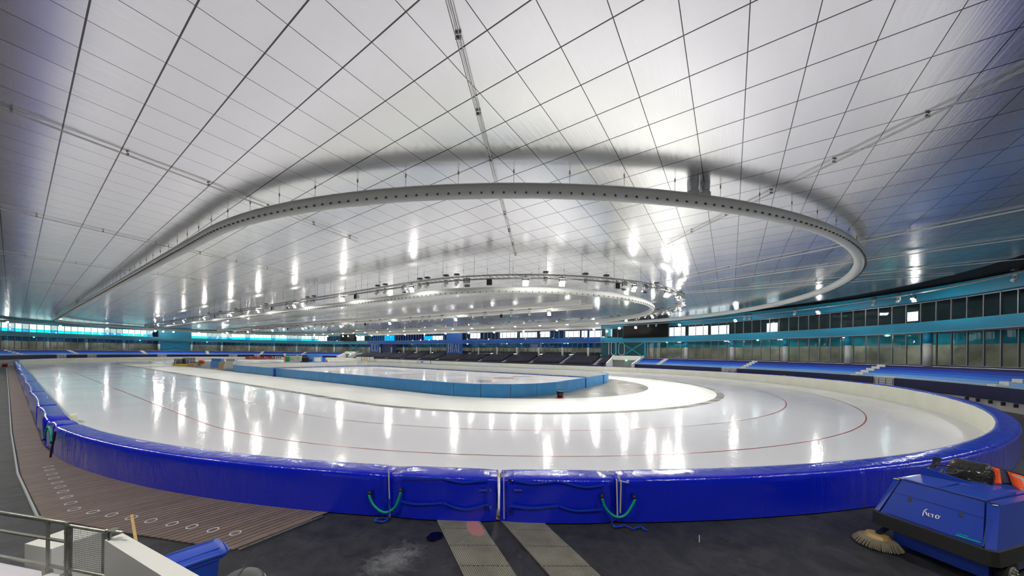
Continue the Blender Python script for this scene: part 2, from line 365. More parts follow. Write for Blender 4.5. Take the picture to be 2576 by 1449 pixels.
ORDN = 'first second third fourth fifth sixth seventh eighth ninth tenth eleventh twelfth thirteenth fourteenth fifteenth sixteenth seventeenth eighteenth nineteenth twentieth'.split()
ORDN += ['twenty-' + w for w in ORDN[:9]] + ['thirtieth'] + ['thirty-' + w for w in ORDN[:9]] + ['fortieth'] + ['forty-' + w for w in ORDN[:9]] + ['fiftieth']

# ------------------------------------------------------------------ plan curves
U0, V0, U1 = 26.1, 41.3, 135.0
def oval(R, n=96, u0=U0, u1=U1, v0=V0, straight=24):
    """closed, starting on the near straight and running towards the near (right) end"""
    p = []
    for i in range(n): a = -PI / 2 - PI * i / (n - 1); p.append((u0 + R * math.cos(a), v0 + R * math.sin(a)))
    for i in range(1, straight): p.append((u0 + (u1 - u0) * i / straight, v0 + R))
    for i in range(n): a = PI / 2 - PI * i / (n - 1); p.append((u1 + R * math.cos(a), v0 + R * math.sin(a)))
    for i in range(1, straight): p.append((u1 - (u1 - u0) * i / straight, v0 - R))
    return p
WN = [(26, 88.3), (17.5, 86.6), (8.0, 83.2), (-1.2, 78.2), (-8.6, 72.4), (-14.6, 66.4), (-19.6, 59), (-22.6, 51), (-24, 41.3)]
WNEAR = WN[::-1] + []                                         # right end, from its middle up to the back straight
WN_low = [(26, -8), (17, -8), (8.6, -6.8), (0, -4.2), (-9, 1), (-16, 9), (-20.5, 19), (-23, 30)]                  # its mirror below
far = [(161 - u, v) for u, v in WN]; far_low = [(161 - u, v) for u, v in WN_low]
WALL = WN_low + WN[::-1] + far + far_low[::-1]                # starts near the camera side, goes round the right end, back, left end
def smooth_curve(p, n=3):
    for _ in range(n):
        q = []
        for i in range(len(p)):
            a, b = p[i], p[(i + 1) % len(p)]
            q += [(a[0] * .75 + b[0] * .25, a[1] * .75 + b[1] * .25), (a[0] * .25 + b[0] * .75, a[1] * .25 + b[1] * .75)]
        p = q
    return p
WALLC = smooth_curve(WALL, 3)
def offset(pts, d, closed=True):                              # towards the inside of the hall
    out = []; n = len(pts)
    for i, p in enumerate(pts):
        a = pts[(i - 1) % n] if closed or i > 0 else p; b = pts[(i + 1) % n] if closed or i < n - 1 else p
        tu, tv = b[0] - a[0], b[1] - a[1]; l = math.hypot(tu, tv); nu, nv = tv / l, -tu / l
        out.append((p[0] + nu * d, p[1] + nv * d))
    return out
# orientation check: inside offset must shrink the curve
_t = offset(WALLC, 5.0); SGN = 1.0 if abs(_t[len(_t) // 3][1] - V0) < abs(WALLC[len(_t) // 3][1] - V0) else -1.0
def inset(pts, d, closed=True): return offset(pts, d * SGN, closed)

# ------------------------------------------------------------------ floors and ice
big = MB().quad((-60, -40, -.03), (230, -40, -.03), (230, 130, -.03), (-60, 130, -.03)); struct('floor', big, 'floor')
mb = MB().ribbon(oval(25.55), oval(40.3), 0.0); struct('ice_track', mb, 'ice')
mb = MB().ribbon(oval(17.7), oval(24.85), .0); struct('practice_ice', mb, 'ice2')
mb = MB().ribbon(oval(24.85), oval(25.55), .004); struct('snow_strip', mb, 'snow')
o = oval(17.7); mb = MB().add([(p[0], p[1], .0) for p in o], [tuple(range(len(o)))]); struct('infield_floor', mb, mat('infield_concrete', (.19, .185, .165), .35, var=(.35, .18)))
def lane_line(R, w, m, name='lane_line'):
    struct(name, MB().ribbon(oval(R - w / 2), oval(R + w / 2), .006), m)
lane_line(35.0, .07, 'redline'); lane_line(30.4, .06, 'redline'); lane_line(21.2, .04, mat('faint_line', (.50, .48, .42), .5))
# small red track markers frozen along the two red lines would be lost in the line; the line carries them
def rrect(u0, u1, v0, v1, r, n=10):
    p = []
    for cu, cv, a0 in ((u1 - r, v0 + r, -PI / 2), (u1 - r, v1 - r, 0), (u0 + r, v1 - r, PI / 2), (u0 + r, v0 + r, PI)):
        for i in range(n + 1): a = a0 + PI / 2 * i / n; p.append((cu + r * math.cos(a), cv + r * math.sin(a)))
    return p
RK = (15.4, 87.0, 24.1, 56.5, 8.2)
o = rrect(*RK); struct('rink_ice', MB().add([(p[0], p[1], .02) for p in o], [tuple(range(len(o)))]), 'rinkice')
# curling rings painted in the rink ice
for x, y, r in ((1212, 958, 1.8), (1266, 951, 1.8), (1313, 947, 1.8)):
    c = PX(x, y, .02)
    for r0, r1, m in ((1.25, 1.75, 'redline'), (.25, .7, 'blueline')):
        a = [(c[0] + r0 * math.cos(k * PI / 16), c[1] + r0 * math.sin(k * PI / 16)) for k in range(32)]
        b = [(c[0] + r1 * math.cos(k * PI / 16), c[1] + r1 * math.sin(k * PI / 16)) for k in range(32)]
        struct('ice_marking', MB().ribbon(a, b, .026), m)
# white marks on the infield floor
for i, (x, y, w, d) in enumerate(((1495, 991, 1.1, .5), (1577, 967, .9, .45), (1570, 980, .7, .3), (1498, 975, .6, .2))):
    c = PX(x, y, .005); q = thing if False else None
    tag(obj('floor_hatch', MB().box((c[0], c[1], .006), (.83, -.55), (w, d, .012)), 'white'),
        ['white hatch plate on the infield floor, nearest to the camera of the four', 'white hatch plate on the infield floor beside the far curve of the practice ice', 'narrow white hatch plate in the middle of the grey infield floor', 'faint narrow white hatch plate close to the end of the blue rink boards'][i], 'hatch')
# wooden deck
dk = [PX(x, y, 0) for x, y in ((104, 1310), (72, 1190), (52, 1100), (36, 1010), (27, 950), (20, 918))]
arc = [p for p in oval(40.5, 64)]
deck = [(8.9, 2.7), (11.6, 1.6), (14.2, .62)] + [(PX(100, 1300, 0)[0], .52), (20, .30), (30, .22), (60, .20), (120, .1), (135, .1), (135, .9), (60, .9), (26.1, .9)]
cu = [(U0 + 40.4 * math.cos(a), V0 + 40.4 * math.sin(a)) for a in [-PI / 2 - i * .0275 for i in range(1, 17)]]
deck += cu; 
dA = [p for p in deck if p[0] < 17.01]; dB = [p for p in deck if p[0] >= 17.0]
cut_lo, cut_hi = (17.0, .41), (17.0, V0 - math.sqrt(40.4 ** 2 - 9.1 ** 2))
near_d = [(8.9, 2.7), (11.6, 1.6), (14.2, .62), (PX(100, 1300, 0)[0], .52), cut_lo, cut_hi] + [p for p in cu if p[0] < 16.9]
far_d = [cut_lo, (20, .30), (30, .22), (60, .20), (120, .1), (135, .1), (135, .9), (60, .9), (26.1, .9)] + [p for p in cu if p[0] > 17.1] + [cut_hi]
struct('wooden_deck', MB().prism(near_d, -.02, .004), 'deck_fan'); struct('wooden_deck', MB().prism(far_d, -.02, .004), 'deck')
ed = [(14.2, .56), (PX(100, 1300, 0)[0], .46), (20, .24), (30, .16), (60, .14), (120, .04)]
struct('deck_edge_trim', MB().tube([(p[0], p[1], .015) for p in ed], .03, 6), 'greypaint')
struct('deck_edge_trim', MB().bar((*PX(600, 1384, 0), .012), (*PX(812, 1299, 0), .012), .05, .02), 'steel')
# ring markers let into the deck
rings = [(114.6, 1166), (120, 1174), (130, 1183), (137, 1195), (146, 1209), (157, 1222), (166, 1234), (178, 1251), (187, 1268), (234, 1288), (281, 1295), (331, 1302), (380, 1310), (433, 1318), (483, 1325), (536, 1333), (592, 1341), (649, 1351)]
rings = [(122, 1174), (125, 1182), (131, 1193), (136, 1203), (144, 1214), (152, 1225), (159, 1237), (168, 1251), (178, 1266), (187, 1281), (234, 1288), (281, 1295), (331, 1302), (380, 1310), (433, 1318), (483, 1325), (536, 1333), (592, 1341)]
first = None
for i, (x, y) in enumerate(rings):
    c = PX(x, y, .005); r = .115
    a = [(c[0] + r * .76 * math.cos(k * PI / 12), c[1] + r * .76 * math.sin(k * PI / 12)) for k in range(24)]
    b = [(c[0] + r * math.cos(k * PI / 12), c[1] + r * math.sin(k * PI / 12)) for k in range(24)]
    lab = ('white ring marker in the deck row along the blue pads, %s from the far end' % ORDN[i]) if i < 10 else ('white ring marker in the deck row behind the blue bin, %s from the left' % ORDN[i - 10])
    t = MB().ribbon(a, b, .007); t.ribbon(a, b, .010)
    tag(obj('ring_marker', t, mat('marker_white', (.55, .58, .58), .4) if i == 0 else bpy.data.materials['marker_white']), lab, 'floor marker', 'ring markers in the wooden deck')
# gratings in the floor
for i, P in enumerate((((1100, 1309), (1206, 1309), (1300, 1449), (1168, 1449)), ((1262, 1312), (1368, 1314), (1512, 1449), (1384, 1449)))):
    q = [PX(x, y, .004) for x, y in P]
    ext = lambda a, b, k: (a[0] + (b[0] - a[0]) * k, a[1] + (b[1] - a[1]) * k)
    q = [ext(q[0], q[3], -.15), ext(q[1], q[2], -.15), ext(q[1], q[2], 2.2), ext(q[0], q[3], 2.2)]
    d1 = Vector((q[3][0] - q[0][0], q[3][1] - q[0][1])).normalized(); d2 = (-d1.y, d1.x)
    t = thing('floor_grating', ['left strip of beige floor grating with a pink stain, leading to the blue pads', 'right strip of beige floor grating leading to the gap between the blue pads'][i], 'grating', (*q[2], 0))
    L_ = math.hypot(q[2][0] - q[1][0], q[2][1] - q[1][1]); n = 7; gm = grate_mat(d1, d2)
    for k in range(n):
        a, b = k / n + .002, (k + 1) / n - .002
        obj('grating_panel', MB().prism([ext(q[0], q[3], a), ext(q[1], q[2], a), ext(q[1], q[2], b), ext(q[0], q[3], b)], -.02, .008), gm, t)
    if i == 0:
        c = PX(1205, 1333, .01); pk = mat('pink_stain', (.42, .18, .18), .6)
        obj('stain', MB().add([(*PX(x, y, .0095), .0095) for x, y in ((1176, 1312), (1203, 1311), (1212, 1325), (1221, 1344), (1205, 1349), (1187, 1345), (1177, 1332), (1173, 1320))], [tuple(range(8))]), pk, t)
c = PX(1094, 1349, 0)
tag(obj('puddle', MB().add([(c[0] + .17 * math.cos(a) * (1 + .12 * math.sin(5 * a)), c[1] + .2 * math.sin(a), .003) for a in [k * PI / 12 for k in range(24)]], [tuple(range(24))]), mat('puddle_black', (.002, .002, .003), .25)), 'black wet spot on the rubber floor left of the gratings', 'puddle')

# ------------------------------------------------------------------ pads round the ice
def osite(s, R):
    """plan point and outward normal on the oval of radius R; s < 0 along the near straight (u = U0 - s), 0..PI round the near end, > PI back straight"""
    if s <= 0: return (U0 - s, V0 - R), (0, -1)
    if s <= PI:
        a = -PI / 2 - s; return (U0 + R * math.cos(a), V0 + R * math.sin(a)), (math.cos(a), math.sin(a))
    b = s - PI
    if b <= U1 - U0: return (U0 + b, V0 + R), (0, 1)
    c = b - (U1 - U0); a = PI / 2 - c
    if c <= PI: return (U1 + R * math.cos(a), V0 + R * math.sin(a)), (math.cos(a), math.sin(a))
    return (U1 - (c - PI), V0 - R), (0, -1)
def s_of_u(u): return U0 - u if u >= U0 else math.asin((U0 - u) / 40.4)
def s_of_px(x):                                                # outer bottom edge of the near end under photo column x
    du, dv = ray_dir(x); best = None
    for i in range(0, 1300):
        s = i * .001 * 1.2
        (a, b), _ = osite(s, 40.42)
        e = abs(a * dv - b * du) / math.hypot(du, dv)
        if a * du + b * dv > 0 and (best is None or e < best[0]): best = (e, s)
    return best[1]
def pad_h(s):
    K_ = ((.9, 1.13), (1.45, 1.34), (1.75, 1.48), (2.2, 1.36), (2.6, 1.2), (3.1, 1.15))
    if s <= K_[0][0]: return 1.13
    for (a, h0), (b, h1) in zip(K_[:-1], K_[1:]):
        if s <= b: return h0 + (h1 - h0) * (s - a) / (b - a)
    return 1.15
def pad(s0, s1, label, bulge=0.0, ends=(0, 0), nseg=None, inner=39.72, outer=40.42, seed=0, dip=0):
    """one padded mat: a blue vinyl cover with a cream face towards the ice"""
    arc_len = abs(s1 - s0) * (40 if 0 < (s0 + s1) / 2 < PI or s0 > PI + U1 - U0 else 1)
    n = nseg or max(4, int(arc_len / .35)); rnd = random.Random(seed)
    prof = [(0, 0), (0, .25), (0, .5), (0, .8), (0, .9), (.025, .95), (.07, .985), (.14, 1.0), (.3, 1.008), (.45, 1.008), (.6, 1.0), (.68, .985), (.70, .95)]
    cover = MB(); face = MB(); vs = []; fs = []; fv = []
    for i in range(n + 1):
        t = i / n; s = s0 + (s1 - s0) * t; h = pad_h(s)
        e = min(t, 1 - t) * arc_len; pinch = math.exp(-e / .25) * .05 if dip else math.exp(-e / .12) * .03
        bl = bulge * math.sin(PI * t)
        for j, (o_, z_) in enumerate(prof):
            wob = .006 * math.sin(s * 23 * (40 if arc_len > 0 and 0 < s < PI else 1) * .1 + j) * (1 if 0 < j < 4 else .4)
            (a, b), nn = osite(s, outer - o_ * (outer - inner) / .70 + (bl - pinch if o_ < .35 else 0) + wob)
            vs.append((a, b, max(0.004, z_ * h - (pinch * .8 if z_ > .9 else 0))))
        (a, b), _ = osite(s, inner); (a2, b2), _ = osite(s, inner + .02)
        fv += [(a, b, 0.0), (a, b, h * .955), (a2, b2, h * .96), (a2, b2, 0.0)]
    m = len(prof)
    for i in range(n):
        for j in range(m - 1): fs.append((i * m + j, (i + 1) * m + j, (i + 1) * m + j + 1, i * m + j + 1))
    fs += [tuple(range(m)), tuple(n * m + k for k in range(m))[::-1]]
    cover.add(vs, fs)
    ff = []
    for i in range(n):
        for j in range(4): ff.append((i * 4 + j, (i + 1) * 4 + j, (i + 1) * 4 + (j + 1) % 4, i * 4 + (j + 1) % 4))
    ff += [(0, 1, 2, 3), (n * 4 + 3, n * 4 + 2, n * 4 + 1, n * 4)]
    face.add(fv, ff)
    (a, b), _ = osite((s0 + s1) / 2, 40.1)
    t = thing('safety_pad', label, 'safety pad', (a, b, 0), 'blue safety pads round the ice')
    c = obj('cover', cover, 'vinyl', t, True); obj('inner_face', face, 'cream', t)
    return t, c
s980, s1258, s1555 = s_of_px(980), s_of_px(1258), s_of_px(1556)
G = .0006
sL = [s_of_u(u) for u in (126, 104, 86, 68, 53, 41, 31, 24.4)]
sL += [s_of_px(132)]
labs = ['blue padded mat at the far left end of the near side, the farthest one', 'second blue padded mat from the far left corner', 'third blue padded mat from the far left corner', 'fourth blue padded mat from the far left corner',
        'blue padded mat on the left side with a dark mark on its top', 'blue padded mat on the left side between the dark-marked mat and the folded strap', 'blue padded mat on the left side just beyond the folded joint', 'blue padded mat on the left side with the green hose loop']
pads = {}
for i in range(8):
    pads[i], _ = pad(sL[i] + (.02 if sL[i] < 0 else G), sL[i + 1] - (.02 if sL[i + 1] < 0 else G), labs[i], bulge=-.10 if i > 1 else 0, seed=i, dip=1)
P_left, _ = pad(s_of_px(132) + G, s980 - G, 'long curved blue mat left of centre, with creases fanning over the wooden deck', seed=20, dip=1)
P_ml, _ = pad(s980 + G, s1258 - .0012, 'short blue mat with sagging straps, left of the open gap above the gratings', bulge=.03, seed=21, dip=1)
P_mr, _ = pad(s1258 + .0012, s1555 - G, 'short blue mat with sagging straps, right of the open gap above the gratings', bulge=.03, seed=22, dip=1)
P_r1, _ = pad(s1555 + G, 1.62, 'long curved blue mat running right from the white taped joint to behind the sweeper', seed=23, dip=1)
P_r2, _ = pad(1.62, PI, 'tall blue-topped mat with a cream face curving round the right end', seed=24)
P_b, _ = pad(PI, PI + U1 - U0, 'straight cream-faced mat wall along the dark grandstand', nseg=80)
P_f, _ = pad(PI + U1 - U0, PI + U1 - U0 + PI + .01, 'cream-faced mat wall curving round the far left end', nseg=80)
P_n, _ = pad(-(135 - U0), sL[0] - .02, 'last dark blue mat where the near side meets the far curve', nseg=12)
def on_pad(x, y, R=40.46):              # photo pixel -> point on the vertical outer face of radius R (near end)
    D = fw + R3 * ((x - CX) / F) - U3 * ((y - PP) / F); du, dv = D.x, -D.y
    cu_, cv_ = U0, V0; A = du * du + dv * dv; B = -2 * (du * cu_ + dv * cv_); C = cu_ * cu_ + cv_ * cv_ - R * R
    t = (-B - math.sqrt(max(0, B * B - 4 * A * C))) / (2 * A)
    if du * t > U0: t = (V0 - R) / dv
    return (du * t, dv * t, HC + D.z * t)
def strip(pts, w, out=.0, th=.004):     # flat band lying on the pad face through photo pixels (vertical width w)
    m = MB(); P = [Vector(on_pad(x, y, 40.47 + out)) for x, y in pts]; n = len(P)
    vs = []
    for p in P:
        r = Vector((p.x - U0, p.y - V0, 0)).normalized()
        vs += [p + Vector((0, 0, w / 2)), p - Vector((0, 0, w / 2)), p - Vector((0, 0, w / 2)) + r * th, p + Vector((0, 0, w / 2)) + r * th]
    fs = [(i * 4 + j, (i + 1) * 4 + j, (i + 1) * 4 + (j + 1) % 4, i * 4 + (j + 1) % 4) for i in range(n - 1) for j in range(4)] + [(0, 1, 2, 3), (n * 4 - 1, n * 4 - 2, n * 4 - 3, n * 4 - 4)]
    return m.add(vs, fs)
def crv(pts, n=10):                     # smooth through points (Catmull-Rom)
    out = []; P = [pts[0]] + list(pts) + [pts[-1]]
    for i in range(1, len(P) - 2):
        for k in range(n):
            t = k / n; a, b, c, d = P[i - 1], P[i], P[i + 1], P[i + 2]
            out.append(tuple(.5 * (2 * b[j] + (c[j] - a[j]) * t + (2 * a[j] - 5 * b[j] + 4 * c[j] - d[j]) * t * t + (3 * b[j] - a[j] - 3 * c[j] + d[j]) * t ** 3) for j in range(len(b))))
    return out + [tuple(pts[-1])]
for par, lines in ((P_ml, (((1004, 1199), (1060, 1202), (1115, 1204)), ((1115, 1204), (1165, 1213), (1228, 1206)), ((1006, 1260), (1050, 1268), (1112, 1265)), ((1115, 1264), (1145, 1277), (1180, 1281), (1228, 1269)))),
                   (P_mr, (((1292, 1206), (1340, 1216), (1403, 1210)), ((1405, 1210), (1470, 1225), (1520, 1219)), ((1285, 1272), (1340, 1278), (1403, 1272)), ((1408, 1273), (1450, 1285), (1515, 1281))))):
    for l in lines: obj('webbing_handle', strip(crv(l, 5), .045, .03), 'blue_strap', par)
for par, marks in ((P_ml, ((1222, 1275),)), (P_mr, ((1283, 1208), (1285, 1287)))):
    for x, y in marks:
        p = on_pad(x, y, 40.47); obj('logo_patch', strip([(x - 4, y), (x + 4, y)], .07, .005, .006), 'dark', par)
for par, x, y in ((P_ml, 1215, 1233), (P_mr, 1303, 1233)):
    obj('clear_pocket', strip([(x - 10, y), (x + 10, y)], .05, .004, .004), mat('clear_pocket_vinyl', (.05, .07, .5), .1, coat=1), par)
for x, y in ((1234, 1233), (1234, 1276)):
    p = Vector(on_pad(x, y, 40.50)); obj('buckle', MB().tube([(p.x + .02 * math.cos(a), p.y, p.z + .03 * math.sin(a)) for a in [k * PI / 6 for k in range(12)]], .006, 5, True), 'steel', P_ml)
# pale edge strips at the joints
ed = mat('edge_tape', (.62, .60, .56), .6)
for par, pts, w in ((P_left, ((976, 1185), (980, 1196)), .10), (P_left, ((978, 1196), (981, 1300)), None), (P_ml, ((1252, 1180), (1256, 1200)), None), (P_mr, ((1267, 1185), (1268, 1305)), None),
                    (P_mr, ((1551, 1206), (1553, 1298)), None), (P_r1, ((1562, 1208), (1560, 1290)), None), (P_r1, ((1553, 1196), (1560, 1206)), .10), (P_r1, ((1562, 1210), (1582, 1214)), .03)):
    if w: obj('edge_tape', strip(pts, w, .006), ed, par)
    else:
        a, b = Vector(on_pad(*pts[0], 40.475)), Vector(on_pad(*pts[1], 40.475)); obj('edge_tape', MB().bar(a, b, .05 if par in (P_r1,) or pts[0][0] == 1551 else .025, .02), ed, par)
obj('foam_core', MB().bar(on_pad(1259, 1190, 40.3), on_pad(1262, 1300, 40.3), .03, .03), mat('yellow_foam', (.35, .25, .03), .8), P_mr)
# green hose loops tied across the joints
for j, (ends, mid, lab) in enumerate(((((936, 1236), (1010, 1229)), ((928, 1245), (938, 1268), (958, 1286), (976, 1288), (994, 1275), (1004, 1252), (1008, 1238)), 'green hose loop with black ends across the joint left of centre'),
                                     (((1514, 1243), (1592, 1245)), ((1515, 1254), (1522, 1275), (1538, 1294), (1556, 1301), (1575, 1294), (1590, 1272), (1598, 1256)), 'green hose loop with black ends across the white taped joint right of centre'))):
    t = thing('hose_loop', lab, 'hose', on_pad(*mid[3], 40.52))
    P = [Vector(on_pad(x, y, 40.56)) for x, y in crv(mid, 5)]
    obj('hose', MB().tube(P, .032, 10), 'greentube', t, True)
    for (x, y), q in zip(ends, (P[0], P[-1])):
        a = Vector(on_pad(x, y, 40.44)); b = a.lerp(q, .5) + Vector((0, -.02, .02)); obj('end_cap', MB().tube([a, b, q], .042, 10), 'dark', t, True)
t = thing('hose_loop', 'short green hose hung over the left side mat beside the black taped joint', 'hose', on_pad(122, 1110, 40.55))
P = [on_pad(x, y, 40.60) for x, y in crv([(111, 1104), (114, 1088), (120, 1074), (126, 1082), (130, 1112)], 5)]
obj('hose', MB().tube(P, .036, 10), 'greentube', t, True)
obj('end_cap', MB().tube([P[0], Vector(P[0]) + Vector((0, 0, -.07))], .045, 10), 'dark', t); obj('end_cap', MB().tube([P[-1], Vector(P[-1]) + Vector((0, 0, -.05))], .04, 10), 'dark', t)
q = [on_pad(x, y, 40.56) for x, y in crv([(140, 1085), (136, 1105), (131, 1125), (127, 1150)], 5)]
tag(obj('black_strap', MB().tube(q, .03, 6), 'dark'), 'black strap hanging down the joint beside the green hose on the left', 'strap')
# loose blue straps
for lab, pts in (('loose blue strap curled on the floor below the left hose loop', ((976, 1306), (962, 1303), (948, 1305), (944, 1311), (965, 1313), (978, 1303))),
                 ('loose blue strap trailing over the floor below the right hose loop', ((1540, 1320), (1550, 1327), (1572, 1323), (1592, 1331), (1610, 1326), (1630, 1337)))):
    P = [(*PX(x, y, .012), .012 + .01 * (i % 3)) for i, (x, y) in enumerate(crv(pts, 4))]
    m = MB(); vs = []
    for i, p in enumerate(P):
        a = Vector(P[max(0, i - 1)]); b = Vector(P[min(len(P) - 1, i + 1)]); d = (b - a); d.z = 0; d.normalize(); n_ = Vector((-d.y, d.x, 0)) * .03
        vs += [Vector(p) + n_, Vector(p) - n_, Vector(p) - n_ + Vector((0, 0, .004)), Vector(p) + n_ + Vector((0, 0, .004))]
    m.add(vs, [(i * 4 + j, (i + 1) * 4 + j, (i + 1) * 4 + (j + 1) % 4, i * 4 + (j + 1) % 4) for i in range(len(P) - 1) for j in range(4)])
    tag(obj('loose_strap', m, 'blue_strap'), lab, 'strap')
for k, pts in enumerate((((980, 1255), (979, 1280), (977, 1305)), ((1538, 1300), (1539, 1310), (1540, 1320)))):
    obj('tie_strap', strip([(p[0] - 0, p[1]) for p in pts], .05, .05) if False else MB().bar(on_pad(*pts[0], 40.6), on_pad(*pts[2], 40.56), .05, .008), 'blue_strap', P_ml if k == 0 else P_mr)

# ------------------------------------------------------------------ gallery walls round the hall
class Curve:
    def __init__(s, pts):
        s.p = pts; s.n = len(pts); s.c = [0.0]
        for i in range(s.n): s.c.append(s.c[-1] + math.dist(pts[i], pts[(i + 1) % s.n]))
        s.L = s.c[-1]
    def at(s, t, off=0.0):                # -> (u, v), tangent; off > 0 = towards the hall
        t %= s.L; lo, hi = 0, s.n
        while hi - lo > 1:
            m = (lo + hi) // 2
            if s.c[m] <= t: lo = m
            else: hi = m
        a, b = s.p[lo], s.p[(lo + 1) % s.n]; l = max(1e-9, s.c[lo + 1] - s.c[lo]); k = (t - s.c[lo]) / l
        tu, tv = (b[0] - a[0]) / l, (b[1] - a[1]) / l
        # smooth the normal
        a2, b2 = s.p[(lo - 1) % s.n], s.p[(lo + 2) % s.n]; l2 = math.dist(a2, b2); tu, tv = (b2[0] - a2[0]) / l2, (b2[1] - a2[1]) / l2
        nu, nv = tv * SGN, -tu * SGN
        return (a[0] + (b[0] - a[0]) * k + nu * off, a[1] + (b[1] - a[1]) * k + nv * off), (tu, tv)
    def hit(s, x, off=0.0):               # parameter of the first crossing with the view direction x
        du, dv = ray_dir(x); best = None; k0 = None; t = 0.0; step = .4
        while t <= s.L + step:
            (a, b), _ = s.at(t, off); cr = a * dv - b * du; dt = a * du + b * dv
            if k0 is not None and cr * k0[0] < 0 and dt > 8 and k0[1] > 8:
                tt = t - step * abs(cr) / (abs(cr) + abs(k0[0]))
                if best is None or dt < best[0]: best = (dt, tt)
            k0 = (cr, dt); t += step
        return best[1] if best else None
def horizon(x): return PP + math.tan(ROLL) * (x - CX)
def z_at(x, y, pt):                       # height of the photo pixel (x, y) at the plan point pt
    d = pt[0] * math.cos(TH) + pt[1] * math.sin(TH)
    return HC - (y - horizon(x)) * d / F
WC = Curve(WALLC)
Z0, ZS, Z1, Z2, Z3, Z4 = 3.3, 5.95, 7.3, 8.5, 11.0, 12.15
colx_r = [2334, 2133, 1975, 1841.6, 1726, 1623]
cols = [WC.hit(x) for x in colx_r]
sU = lambda u: WC.hit(CX + F * ((u * -math.sin(TH) + 88.3 * math.cos(TH)) / (u * math.cos(TH) + 88.3 * math.sin(TH))))
cols += [WC.hit(1550.5)] + [sU(33 + 7.75 * k) for k in range(14)]
colx_l = [841, 797, 746.4, 690, 627, 558, 482, 399.6, 311, 217, 118, 14]
cols += [WC.hit(x) for x in colx_l]
sp0 = cols[0]
cols = [sp0 - 8.7 * k for k in (4, 3, 2, 1)] + cols
cols += [cols[-1] + 8.5 * k for k in range(1, 7)]
NB = len(cols) - 1
s_mid0, s_mid1 = WC.hit(1511), sU(134.5)
def zone(s): return 'R' if s < s_mid0 else ('M' if s < s_mid1 else 'L')
# openings in the inner back walls (daylight beyond), given as photo rectangles
BACK = 5.5
holes = []
for x0, x1, y0, y1 in ((1683, 1725, 823, 846), (1728, 1781, 821, 845), (1784, 1832, 819, 844), (1924, 1954, 813, 836), (2279, 2309, 785, 808), (1512, 1550, 830, 848), (1184, 1209, 838, 851), (1259, 1301, 836, 850), (1307, 1350, 836, 849),
                       (1357, 1384, 834, 848), (1420, 1457, 833, 848), (1462, 1479, 832, 848), (1481, 1510, 832, 848), (958, 992, 843, 857), (1066, 1114, 845, 855), (814, 822, 845, 857), (896, 916, 843, 857)):
    bo = -8.5 if 930 < x0 < 1515 else -BACK; a, b = WC.hit(x0, bo), WC.hit(x1, bo); p, _ = WC.at((a + b) / 2, bo); xm = (x0 + x1) / 2
    holes.append((min(a, b), max(a, b), z_at(xm, y1, p), z_at(xm, y0, p)))
def goff(s): return -3.5 if zone(s) == 'M' else -.9
def bk(s): return -8.5 if zone(s) == 'M' else -BACK
def zf(s): return 4.0 if zone(s) == 'M' else 3.3
def is_day(s): return s > WC.hit(806) and not (WC.hit(482) < s < WC.hit(399.6))
# inner shell
S0, S1 = cols[0], cols[-1]
low = {k: MB() for k in ('beige', 'R', 'M', 'L')}; upw = {k: MB() for k in ('R', 'M', 'L')}; flo = MB(); slab = MB()
st = .6; n = int((S1 - S0) / st)
for i in range(n):
    a, b = S0 + i * st, S0 + (i + 1) * st; (p, _), (q, _) = WC.at(a, bk(a)), WC.at(b, bk(a)); z = zone(a); Z0 = zf(a)
    low['beige'].quad((*p, Z0), (*q, Z0), (*q, ZS), (*p, ZS)); low[z].quad((*p, ZS), (*q, ZS), (*q, Z1 + .3), (*p, Z1 + .3))
    (f, _), (g, _) = WC.at(a, goff(a)), WC.at(b, goff(a))
    fo = -3.0 if z == 'M' else .2; (f2, _), (g2, _) = WC.at(a, fo), WC.at(b, fo)
    flo.quad((*f2, Z0), (*g2, Z0), (*q, Z0), (*p, Z0))
    slab.quad((*f, Z1 + .06), (*g, Z1 + .06), (*q, Z1 + .06), (*p, Z1 + .06)); slab.quad((*f, Z2 - .1), (*g, Z2 - .1), (*q, Z2 - .1), (*p, Z2 - .1))
    if not is_day(a):
        hs = [h for h in holes if h[0] <= a + st / 2 <= h[1]]
        zz = [Z2 - .1]
        for h in sorted(hs, key=lambda h: h[2]): zz += [h[2], h[3]]
        zz.append(12.6)
        for k in range(0, len(zz), 2):
            if zz[k + 1] > zz[k]: upw[z].quad((*p, zz[k]), (*q, zz[k]), (*q, zz[k + 1]), (*p, zz[k + 1]))
Z0 = 3.3
for sj in (s_mid0, s_mid1):
    (p, _), (q, _) = WC.at(sj, -.5), WC.at(sj, -8.5); struct('wall_return', MB().quad((*p, 3.3), (*q, 3.3), (*q, 12.6), (*p, 12.6)), 'intteal')
struct('wall_inner_lower', low['beige'], 'intbeige')
for k, m in (('R', 'intteal'), ('M', 'intblue'), ('L', 'intblue')): struct('wall_inner_%s' % dict(R='right', M='back', L='left')[k], low[k], m)
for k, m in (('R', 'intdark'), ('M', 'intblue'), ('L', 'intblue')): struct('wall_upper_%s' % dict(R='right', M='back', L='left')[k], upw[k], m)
struct('gallery_floor', flo, 'intfloor'); struct('gallery_slab', slab, 'intdark')
